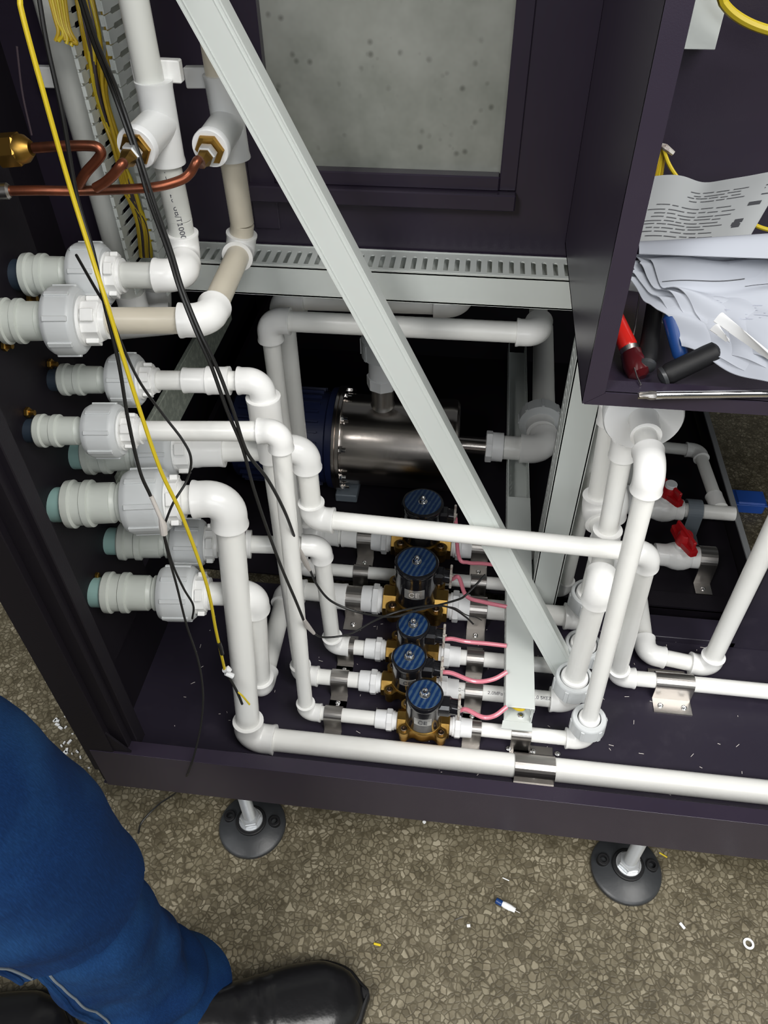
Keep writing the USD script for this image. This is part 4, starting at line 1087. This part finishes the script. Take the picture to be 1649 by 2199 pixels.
# small duct on the back wall of the box
d0, d1 = at(1467, 105, y=.83), at(1532, 115, y=.83)
t = thing('cable_duct', 'short pale grey duct hanging inside the electrical box at the top edge', 'cable duct', d0)
part(t, 'lid', bx((d0[0], .828, d0[2]), (d1[0], .831, 1.6), .0006), DUCT)
part(t, 'trough', cat(bx((d0[0] + .001, .831, d0[2] + .001), (d0[0] + .003, .856, 1.6)), bx((d1[0] - .003, .831, d0[2] + .001), (d1[0] - .001, .856, 1.6))), DUCT)
for lab, P, r in (('thick yellow cable bending across the top right corner', [(1540, -30, .80), (1556, 10, .80), (1590, 40, .80), (1640, 62, .80), (1720, 80, .80)], .0040),
                  ('yellow cable arching behind the booklet in the box', [(1424, 318, .84), (1435, 350, .835), (1452, 378, .83), (1472, 400, .825), (1500, 425, .82)], .0021),
                  ('yellow cable disappearing under the papers at the right', [(1600, 470, .82), (1632, 488, .82), (1680, 500, .82)], .0022)):
    wire(lab, P, r, YEL, 'yellow_cable', cat_='cable')
for i in range(5):
    wire('yellow wire of the tied bundle behind the box front frame', [(1428 - i * 1.5, 312, .845), (1424 - i * 3.5, 340, .842), (1420 - i * 5.5, 372, .84), (1414 - i * 7, 410, .838)], .0022, YEL if i % 2 else YELD, 'bundled_wire', 'tied yellow wires in the electrical box', 6)
single('cable_tie', tube([at(1420, 312, y=.84), at(1428, 316, y=.838), at(1446, 330, y=.836)], [.0022, .0032, .0024], 6), CLEAR, 'translucent tie around the yellow wires in the box', 'cable tie')


def sheet(f, nu, nv, thick=.0004):
    g = V([[f(u, v) for v in np.linspace(0, 1, nv)] for u in np.linspace(0, 1, nu)])
    top = g.reshape(-1, 3)
    bot = top - V([0, 0, thick])
    F = []
    n = nu * nv
    for i in range(nu - 1):
        for j in range(nv - 1):
            a, b, c, d = i * nv + j, i * nv + j + 1, (i + 1) * nv + j + 1, (i + 1) * nv + j
            F += [(a, d, c), (a, c, b), (n + a, n + b, n + c), (n + a, n + c, n + d)]
    edge = [i * nv for i in range(nu)] + [(nu - 1) * nv + j for j in range(1, nv)] + [i * nv + nv - 1 for i in range(nu - 2, -1, -1)] + [j for j in range(nv - 2, 0, -1)]
    for a, b in zip(edge, edge[1:] + edge[:1]):
        F += [(a, b, n + b), (a, n + b, n + a)]
    return trimesh.Trimesh(np.vstack([top, bot]), F, process=False)


def bil(c, u, v):
    return (c[0] * (1 - u) + c[1] * u) * (1 - v) + (c[3] * (1 - u) + c[2] * u) * v


def print_marks(f, spots, w):
    """Thin printed bars lying on the sheet f: (u0, u1, v) lines, w thick in v."""
    V_, F_ = [], []
    for u0, u1, v in spots:
        k = max(2, int((u1 - u0) * 40))
        base = len(V_)
        for i in range(k + 1):
            u = u0 + (u1 - u0) * i / k
            for dv in (-w / 2, w / 2):
                V_.append(f(u, v + dv) + V([0, -.0003, .0005]))
        for i in range(k):
            a = base + 2 * i
            F_ += [(a, a + 2, a + 3), (a, a + 3, a + 1)]
    return trimesh.Trimesh(V_, F_, process=False)


# booklet leaning at the back
cb = [at(1392, 384, y=.80), at(1668, 372, y=.80), at(1618, 520, y=.71), at(1355, 530, y=.71)]
cb[1] = at(1690, 370, y=.80)
cb[2] = at(1600, 525, y=.71)


def booklet(u, v):
    p = bil(cb, u, v)
    s = math.sin(u * 7.0 + .6) * .004 * (1 - .5 * v) + .006 * math.exp(-((u - .42) / .14) ** 2) * -(1 - v)
    return p + V([0, -.6 * s, s])


t = thing('instruction_sheet', 'creased printed instruction sheet standing at the back of the box', 'paper', cb[3])
sh = part(t, 'sheet', sheet(booklet, 40, 14), PAPERG, smooth=True)
L_ = []
for i, v in enumerate((.19, .235, .28, .325, .44, .50, .56, .61, .66, .71, .76, .81, .87)):
    u = .04 + (.30 if i < 4 else 0) + rnd.uniform(0, .08)
    while u < .74 - .014 * i:
        w = rnd.uniform(.05, .16)
        L_.append((u, min(u + w, .78), v + rnd.uniform(-.006, .006)))
        u += w + rnd.uniform(.012, .03)
part(t, 'printed_text', print_marks(booklet, L_, .011), INKB, smooth=False)
part(t, 'printed_symbol', print_marks(booklet, [(.80, .865, .68), (.79, .85, .72), (.80, .86, .745), (.84, .93, .45)], .05), INK, smooth=False)
part(t, 'printed_frame', print_marks(booklet, [(.90, .97, .20), (.90, .905, .24), (.90, .97, .33)], .014), INK, smooth=False)

# crumpled drawings
cs = [at(1364, 548, z=.842), at(1760, 520, z=.85), at(1760, 822, z=.792), at(1512, 728, z=.790)]


def drawing(k):
    off = V([-.0022 * k, 0, -.0028 * k])
    ph = k * 1.3

    def f(u, v):
        p = bil(cs, u, v)
        s = .010 * math.exp(-((v - .14 - .10 * u) / .05) ** 2) * (0.35 + u) - .006 * math.exp(-((v - .30) / .07) ** 2)
        s += .0022 * math.sin(9 * u + 3 * v + ph) + .002 * math.sin(17 * v - 6 * u + ph)
        edge = (math.sin(14 * v + ph) * .0012 + .016 * math.sin(PI * v) * (.4 + .6 * v)) * (1 - u) ** 2
        return p + off * (1 if k else 0) + V([edge - .003 * k * (v > .1), 0, s - .0008 * k])
    return f


labs = ['top sheet of the crumpled white drawings, with faint pencil diagrams', 'white sheet directly under the top drawing', 'third white sheet, its curled edge showing on the left', 'lowest crumpled white sheet over the tools']
for k in (3, 2, 1, 0):
    f = drawing(k)
    t = thing('drawing_sheet', labs[k], 'paper', f(0, 1), 'crumpled drawings in the electrical box' if 0 else None)
    part(t, 'sheet', sheet(f, 44, 40), PAPER, smooth=True)
    if k == 0:
        L_ = [(.30 + .05 * j, .315 + .05 * j, .50 + .03 * i) for j in range(8) for i in range(6) if rnd.random() < .55]
        L_ += [(.28, .44, .48), (.47, .60, .50), (.36, .5, .66), (.52, .7, .62), (.62, .74, .74), (.30, .38, .58)]
        part(t, 'printed_diagram', print_marks(f, L_, .006), INKL, smooth=False)
        L_ = [(.02, .55, .26), (.55, .98, .30), (.02, .12, .31)]
        part(t, 'printed_frame', print_marks(f, L_, .004), INK, smooth=False)
# turned-up corners and the tilted upper flap
fa = [at(1368, 518, z=.848), at(1800, 500, z=.87), at(1800, 560, z=.862), at(1372, 545, z=.846)]
single('folded_sheet', sheet(lambda u, v: bil(fa, u, v) + V([0, 0, .010 * math.sin(PI * v) * (.3 + u)]), 30, 12), PAPER, 'bright folded edge of paper along the back of the drawings', 'paper', smooth=True)
fb = [at(1532, 690, z=.815), at(1556, 674, z=.822), at(1660, 768, z=.815), at(1655, 775, z=.805)]
single('torn_strip', sheet(lambda u, v: bil([fb[0], fb[1], fb[2], fb[3]], u, v) + V([0, 0, .004 * math.sin(PI * u)]), 12, 12), NYLON, 'bright white strip turned up on the drawings, the longer one', 'paper', smooth=True)
fb2 = [at(1524, 708, z=.812), at(1545, 699, z=.818), at(1566, 736, z=.812), at(1560, 734, z=.810)]
single('torn_strip', sheet(lambda u, v: bil(fb2, u, v) + V([0, 0, .003 * math.sin(PI * u)]), 10, 10), NYLON, 'bright white strip turned up on the drawings, the shorter one', 'paper', smooth=True)
fc_ = [at(1352, 590, z=.80), at(1440, 590, z=.80), at(1440, 640, z=.79), at(1343, 622, z=.79)]
single('paper_scrap', sheet(lambda u, v: bil(fc_, u, v) + V([0, 0, .003 * math.sin(PI * v)]), 12, 8), PAPERG, 'grey paper scrap under the drawings at the box frame', 'paper', smooth=True)
fd_ = [at(1385, 640, z=.778), at(1425, 632, z=.790), at(1440, 690, z=.782), at(1405, 698, z=.772)]
single('paper_scrap', sheet(lambda u, v: bil(fd_, u, v) + V([0, 0, .004 * math.sin(PI * v)]), 10, 8), PAPERG, 'small grey-blue paper scrap hanging over the black tool handle', 'paper', smooth=True)

# tools
t = thing('screwdriver', 'long bright cross-head screwdriver shaft lying on the lip of the box', 'screwdriver', at(1500, 847, z=.770))
s0_, s1_ = at(1371, 849, z=.7685), at(1900, 842, z=.7685)
dd = unit(s1_ - s0_)
part(t, 'shaft', lathe(s0_ + dd * .012, dd, [(0, .0030), (.002, .0034), (.25, .0034)], 18), CHROME)
part(t, 'tip', cat(lathe(s0_, dd, [(0, .0012), (.004, .0026), (.010, .0040), (.014, .0036)], 8), obox(s0_ + dd * .006, dd, (0, 0, 1), .012, .0066, .0012), obox(s0_ + dd * .006, dd, np.cross(dd, (0, 0, 1)), .012, .0066, .0012)), STEEL)
part(t, 'handle', lathe(s0_ + dd * .255, dd, [(0, .008), (.006, .014), (.09, .015), (.1, .010)], 12), REDT)


def grip(name, label, cat_, a, b, r0, r1, m_, z0, z1, extra=None):
    p0, p1 = at(*a, z=z0), at(*b, z=z1)
    d = unit(p1 - p0)
    L = float(np.linalg.norm(p1 - p0))
    t = thing(name, label, cat_, p1)
    part(t, 'handle', lathe(p0, d, [(0, r0 * .6), (L * .08, r0), (L * .55, (r0 + r1) / 2), (L * .9, r1), (L * .97, r1 * .85), (L, r1 * .5), (L, 0)], 16), m_)
    return t, p0, p1, d, L


t, p0, p1, d, L = grip('screwdriver', 'red and dark maroon screwdriver handle against the box frame', 'screwdriver', (1312, 662), (1352, 752), .0075, .0085, REDT, .785, .766)
part(t, 'collar', lathe(p1 - d * .002, d, [(0, .0085), (.006, .0075)], 16), STEEL)
part(t, 'butt', lathe(p1 + d * .003, d, [(0, .0095), (.012, .0120), (.022, .0105), (.026, .004)], 14), MAROON, label='dark maroon handle butt')
t, p0, p1, d, L = grip('pliers', 'black-gripped pliers handle standing near the red screwdriver', 'pliers', (1408, 640), (1388, 785), .0075, .0085, RUBBER, .785, .763)
part(t, 'end_cap', lathe(p1 - d * .001, d, [(0, .0084), (.003, .0078), (.005, .004), (.005, 0)], 14), FOOT)
t, p0, p1, d, L = grip('pliers', 'black-gripped pliers handle lying under the drawings', 'pliers', (1545, 750), (1425, 808), .0090, .0092, RUBBER, .785, .764)
part(t, 'end_cap', lathe(p1 - d * .001, d, [(0, .0090), (.003, .0084), (.005, .004), (.005, 0)], 14), FOOT)
t, p0, p1, d, L = grip('screwdriver', 'blue tool handle pointing out from under the drawings', 'screwdriver', (1438, 672), (1464, 770), .0072, .0068, BLUET, .800, .768)
part(t, 'end_ring', ring_lathe(p1 - d * .0002, d, [(0, .0018), (0, .0034), (.0012, .0034), (.0012, .0018)], 14), BLUEP)
single('steel_scriber', tube([at(1374, 628, z=.79), at(1364, 700, z=.772), at(1358, 730, z=.768)], .0008, 6), STEEL, 'thin steel scriber lying behind the red screwdriver', 'scriber')
single('steel_pin', tube([at(1362, 790, z=.764), at(1368, 810, z=.7635), at(1376, 826, z=.7630)], .0007, 6), STEEL, 'thin bright pin in front of the red screwdriver handle', 'pin')

# ------------------------------------------------------------------ person at the left
P0 = V([-.315, .185, 0])
per = thing('person', 'person standing at the left in blue jeans and black leather shoes', 'person', P0)


def loft(rings):
    """rings: list of (n,3) arrays with equal n."""
    n = len(rings[0])
    v = np.vstack(rings + [rings[0].mean(0)[None], rings[-1].mean(0)[None]])
    F = []
    for i in range(len(rings) - 1):
        for j in range(n):
            k = (j + 1) % n
            F += [(i * n + j, i * n + k, i * n + n + k), (i * n + j, i * n + n + k, i * n + n + j)]
    c0, c1 = len(v) - 2, len(v) - 1
    L = (len(rings) - 1) * n
    for j in range(n):
        k = (j + 1) % n
        F += [(c0, k, j), (c1, L + j, L + k)]
    m_ = trimesh.Trimesh(v, F, process=False)
    return m_


def leg_rings(ax, ay, hipx, hipy, seed):
    R = []
    n = 72
    a = np.arange(n) * 2 * PI / n
    for z in np.concatenate([np.linspace(.045, .30, 46), np.linspace(.304, .50, 56), np.linspace(.51, .80, 20)]):
        t = (z - .045) / .755
        cx, cy = ax + (hipx - ax) * (.06 * t + .94 * t ** 5), ay + (hipy - ay) * (.1 * t + .9 * t ** 4)
        up = min(1, max(0, (z - .40) / .12))
        rx = .060 + .009 * up + .024 * math.exp(-((z - .045) / .055) ** 2) + .012 * max(0, t - .5)
        ry = .060 + .010 * up + .026 * math.exp(-((z - .045) / .06) ** 2) + .014 * max(0, t - .5)
        if z < .06:
            rx *= 1.0
        ca, sa = np.cos(a), np.sin(a)
        pts = np.stack([cx + rx * ca, cy + ry * sa, np.full(n, z)], 1)
        # folds stacked above the shoe, slanting round the leg
        amp = .007 * math.exp(-((z - .14) / .07) ** 2) + .002
        fold = np.sin((z - .045) * 62 + 2.4 * np.sin(a + seed) + seed)
        fold = np.maximum(fold, -.35)
        zf = z - (.385 + .055 * np.cos(a + .5) + .012 * np.sin(3 * a))        # the cloth of the shin hangs over itself here
        over = np.where(zf > 0, .007 * np.exp(-zf / .14), -.010 * np.exp(zf / .035))
        nz = meshkit.noise(np.stack([ca * 1.6 + seed, sa * 1.6, np.full(n, z * 11)], 1), 3) - .5
        pts[:, 0] += ca * (over + amp * fold + .022 * nz * math.exp(-((z - .2) / .22) ** 2))
        pts[:, 1] += sa * (over + amp * fold + .022 * nz * math.exp(-((z - .2) / .22) ** 2))
        if z < .10:      # hem breaks lower over the heel and higher over the instep
            pts[:, 2] += (.10 - z) / .055 * (.020 * ca * (ca > 0))
        R.append(pts)
    return R


LA1 = leg_rings(-.315, .218, -.425, .190, .4)
LB1 = leg_rings(-.665, .125, -.60, .07, 2.1)


def bones(chains, edge=.012, smooth=8):
    """One skin over chains of (x, y, z, radius) joints."""
    import manifold3d as m3
    out = m3.Manifold()
    for ch in chains:
        for a, b in zip(ch, ch[1:]):
            out += m3.Manifold.batch_hull([m3.Manifold.sphere(p[3], 24).translate(list(map(float, p[:3]))) for p in (a, b)])
    me = out.refine_to_length(edge).to_mesh()
    t_ = trimesh.Trimesh(me.vert_properties[:, :3], me.tri_verts)
    trimesh.smoothing.filter_taubin(t_, iterations=smooth)
    return t_


hip = bones([[(-.425, .190, .76, .080), (-.475, .180, .88, .095), (-.52, .14, .95, .100)], [(-.60, .07, .76, .080), (-.565, .085, .88, .095), (-.53, .12, .95, .100)], [(-.50, .20, 1.0, .085), (-.55, .05, 1.0, .085)]], .018)
jm = cat(loft(LA1), loft(LB1), hip)
jeans = part(per, 'jeans', jm, DENIM, smooth=60)
# outer seam with its pale stitching along the near side of the leg
n_ = 72
j0 = 53
seam = V([LA1[i][j0] + (LA1[i][j0] - LA1[i].mean(0)) * V([.010, .010, 0]) for i in range(0, len(LA1), 2)])
part(jeans, 'seam', tube(seam, .0034, 8), DENIM)
seam2 = V([LA1[i][j0 + 2] + (LA1[i][j0 + 2] - LA1[i].mean(0)) * V([.012, .012, 0]) for i in range(0, len(LA1), 2)])
part(jeans, 'stitching', tube(seam2, .0011, 6), SLATE, label='pale grey side-seam stitching')


def shoe(heel, toe, label):
    heel, toe = V(heel, float), V(toe, float)
    d = unit((toe - heel) * V([1, 1, 0]))
    s = V([-d[1], d[0], 0])
    L = float(np.linalg.norm((toe - heel)[:2]))
    R, S = [], []
    n = 40
    a = np.arange(n) * 2 * PI / n
    for t in np.linspace(0, 1, 44):
        e = math.sqrt(max(0.0, 1 - ((t - .5) / .5) ** 8)) if t > .5 else math.sqrt(max(0.0, 1 - ((.5 - t) / .5) ** 6))
        wf = np.interp(t, [0, .08, .3, .5, .72, .85, .95, 1], [.034, .038, .037, .044, .051, .049, .038, .012])
        hf = np.interp(t, [0, .1, .3, .45, .6, .75, .88, .96, 1], [.085, .10, .115, .098, .073, .058, .048, .034, .014])
        crease = .004 * math.exp(-((t - .63) / .012) ** 2) + .003 * math.exp(-((t - .56) / .012) ** 2)
        c = heel + d * L * t
        ca, sa = np.cos(a), np.sin(a)
        zz = np.where(sa > 0, .022 + (hf - .022 - crease) * np.abs(sa) ** .85, .022 - .016 * np.abs(sa) ** .4)
        xx = np.sign(ca) * np.abs(ca) ** .75 * wf * max(e, .25)
        R.append(c + xx[:, None] * s + zz[:, None] * V([0, 0, 1]))
        xs = np.sign(ca) * np.abs(ca) ** .7 * (wf + .004) * max(e, .25)
        S.append(c + d * .004 * (t - .5) * 2 + xs[:, None] * s + (.010 + .0105 * np.sign(sa) * np.abs(sa) ** .3)[:, None] * V([0, 0, 1]))
    sh_ = part(per, 'shoe', loft(R), LEATHER, smooth=50, label=label)
    part(sh_, 'sole', loft(S), RUBBER, smooth=50)


shoe((-.375, .158, 0), (-.068, .268, 0), 'black leather shoe pointing right')
shoe((-.715, .110, 0), (-.425, .185, 0), 'black leather shoe, half out of the picture')
# upper body: jacket, arms at the sides, head turned to the machine
tor = bones([[(-.53, .215, 1.00, .095), (-.555, .235, 1.20, .105), (-.575, .255, 1.36, .085)], [(-.555, .045, 1.00, .095), (-.58, .015, 1.20, .105), (-.60, -.02, 1.36, .085)], [(-.575, .255, 1.36, .085), (-.60, -.02, 1.36, .085)], [(-.55, .235, 1.2, .10), (-.58, .015, 1.2, .10)], [(-.53, .215, 1.0, .09), (-.555, .045, 1.0, .09)], [(-.59, .12, 1.40, .075), (-.588, .12, 1.45, .062)]], .016)
arms = [[(-.575, .285, 1.37, .068), (-.60, .335, 1.12, .053), (-.535, .35, .92, .042)], [(-.605, -.055, 1.37, .068), (-.65, -.115, 1.12, .053), (-.60, -.12, .90, .042)]]
jk = cat(tor, bones(arms, .014))
part(per, 'jacket', jk, mat('dark_jacket', (0.02, 0.022, 0.03), 0.85), smooth=60)
SKIN = mat('skin', (0.42, 0.25, 0.17), 0.5)
hc = V([-.575, .12, 1.60])
hd = bones([[(-.588, .12, 1.43, .052), (-.585, .12, 1.52, .052)], [(-.583, .12, 1.635, .088), (-.553, .12, 1.555, .055), (-.525, .12, 1.525, .032)], [(-.60, .12, 1.61, .085), (-.58, .12, 1.55, .066)], [(-.497, .12, 1.605, .010), (-.482, .12, 1.575, .013)], [(-.500, .135, 1.540, .009), (-.500, .105, 1.540, .009)]] + [[(-.578, .12 + q * .083, 1.61, .012), (-.585, .12 + q * .087, 1.575, .010)] for q in (-1, 1)], .007, 5)
fing = []
for wx, wy, wz in ((-.528, .352, .885), (-.593, -.121, .865)):
    pal = [(wx, wy, wz, .026), (wx + .022, wy, wz - .055, .024)]
    hands = [pal, [(wx + .006, wy, wz - .02, .027), (wx + .036, wy, wz - .05, .020)], [(wx - .006, wy, wz - .02, .024), (wx + .004, wy, wz - .06, .020)]]
    for k, (dx, L) in enumerate(((.042, .066), (.028, .076), (.014, .070), (.000, .055))):
        a = (wx + dx, wy, wz - .068 + .004 * k, .0095)
        hands.append([a, (a[0] + .008, wy + .004, a[2] - L * .55, .0088), (a[0] + .004, wy + .012, a[2] - L, .0078)])
    hands.append([(wx + .035, wy, wz - .02, .013), (wx + .060, wy + .008, wz - .048, .0105), (wx + .064, wy + .014, wz - .076, .009)])
    fing.append(bones(hands, .006, 4))
part(per, 'skin', cat(hd, *fing), SKIN, smooth=60)
part(per, 'hair', bones([[(-.592, .12, 1.655, .087), (-.618, .12, 1.60, .080)], [(-.565, .12, 1.685, .062), (-.60, .12, 1.67, .080)]], .010, 5), mat('black_hair', (0.012, 0.010, 0.009), 0.6), smooth=60)
for q in (-1, 1):
    e = V([-.507, .12 + q * .031, 1.612])
    ey = part(per, 'eye', lathe(e - V([.012, 0, 0]), (1, 0, 0), [(0, .004), (.004, .0105), (.012, .0125), (.018, .010), (.022, .006), (.0235, 0)], 16), NYLON)
    part(ey, 'iris', lathe(e + V([.0095, 0, 0]), (1, 0, 0), [(0, .0055), (.0022, .0045), (.003, 0)], 14), BLACK)
# ------------------------------------------------------------------ litter on the floor and shavings on the tray
def bit(label, px, py, size, m_, cat_='litter', name='plastic_bit', yaw=0.4, group=None):
    o = at(px, py, z=size[2] / 2)
    return single(name, obox(o, (math.cos(yaw), math.sin(yaw), 0), (-math.sin(yaw), math.cos(yaw), 0), *size, min(size) * .25), m_, label, cat_, group)


o = at(1083, 1943, z=.0045)
t = thing('crimp_terminal', 'small blue and clear crimp terminal lying on the floor', 'crimp terminal', o)
d = unit(V([.93, -.35, 0]))
part(t, 'barrel', lathe(o - d * .013, d, [(0, .003), (.001, .0042), (.009, .0042), (.010, .0033)], 14), BLUET)
part(t, 'sleeve', lathe(o - d * .004, d, [(0, .0033), (.004, .0044), (.012, .0044), (.016, .0036), (.020, .0034)], 14), NYLON)
part(t, 'pin', lathe(o + d * .015, d, [(0, .001), (.008, .001)], 8), STEEL)
o = at(1607, 2027, z=.001)
single('washer', ring_lathe(o, (0, 0, 1), [(0, .0042), (0, .0072), (.0014, .0072), (.0014, .0042)], 24), NYLON, 'small pale washer ring lying on the floor at the right edge', 'washer')
bit('yellow wire clipping on the floor above the shoe tip', 810, 2028, (.010, .003, .003), YEL, 'wire clipping', 'wire_clipping', -.1)
bit('white plastic crumb on the floor below the rail', 911, 1765, (.005, .005, .004), NYLON, yaw=.8)
bit('silver wire clipping in front of the crimp terminal', 985, 1972, (.012, .0016, .0016), STEEL, 'wire clipping', 'wire_clipping', .5)
bit('tiny white crumb just below the silver clipping', 1006, 1988, (.005, .004, .002), NYLON, yaw=.2)
bit('thin white sliver above the crimp terminal', 1086, 1888, (.010, .0014, .001), NYLON, yaw=-.3)
bit('pale sliver on the floor left of the washer', 1465, 1988, (.009, .004, .0015), NYLON, yaw=-.9)
bit('yellow clipping right of the right-hand foot', 1424, 1836, (.012, .002, .002), YEL, 'wire clipping', 'wire_clipping', -.5)
bit('yellow clipping in front of the left-hand foot', 567, 1833, (.012, .002, .002), YEL, 'wire clipping', 'wire_clipping', .6)
bit('red clipping in front of the left-hand foot', 551, 1839, (.008, .002, .002), RED, 'wire clipping', 'wire_clipping', -.4)
g_ = []
r2 = random.Random(3)
for i in range(26):
    q = at(126 + r2.uniform(-22, 40) + i * 1.2, 1545 + i * 5.2 + r2.uniform(-14, 14), z=.0012)
    w = r2.uniform(0, PI)
    sz = r2.choice([.002, .003, .003, .005])
    g_.append(obox(q, (math.cos(w), math.sin(w), 0), (-math.sin(w), math.cos(w), 0), sz * 1.6, sz * .8, .0022))
single('floor_debris', cat(*g_), NYLON, 'white plastic crumbs scattered on the floor left of the cabinet', 'debris', kind='stuff', smooth=False)
g_ = []
for i in range(150):
    q = V([r2.uniform(-.42, .46), r2.uniform(.49, .83), ZT + .0008])
    if .55 < q[1] < .57 and False:
        continue
    w = r2.uniform(0, PI)
    L = r2.choice([.002, .003, .004, .007])
    g_.append(obox(q, (math.cos(w), math.sin(w), 0), (-math.sin(w), math.cos(w), 0), L, .0007, .0007))
single('tray_shavings', cat(*g_), TAPE, 'fine pale plastic shavings scattered on the tray', 'shavings', kind='stuff', smooth=False)
# blue plastic outside the right rail
for (px, py, w_, d_, h_), lab in (((1606, 1078, .030, .022, .03), 'small blue plastic piece on the floor beyond the right rail'), ((1572, 1160, .022, .05, .02), 'blue plastic piece on the floor seen below the right rail, nearer the front')):
    o = at(px, py, z=h_ / 2)
    t = thing('plastic_piece', lab, 'plastic piece', (o[0], o[1], 0))
    part(t, 'body', bx((o[0] - w_, o[1] - d_, 0), (o[0] + w_, o[1] + d_, h_), .004), BLUEP)
    part(t, 'rim', bx((o[0] - w_ - .002, o[1] - d_ - .002, h_ * .8), (o[0] + w_ + .002, o[1] + d_ + .002, h_ * .9), .001), BLUEP)
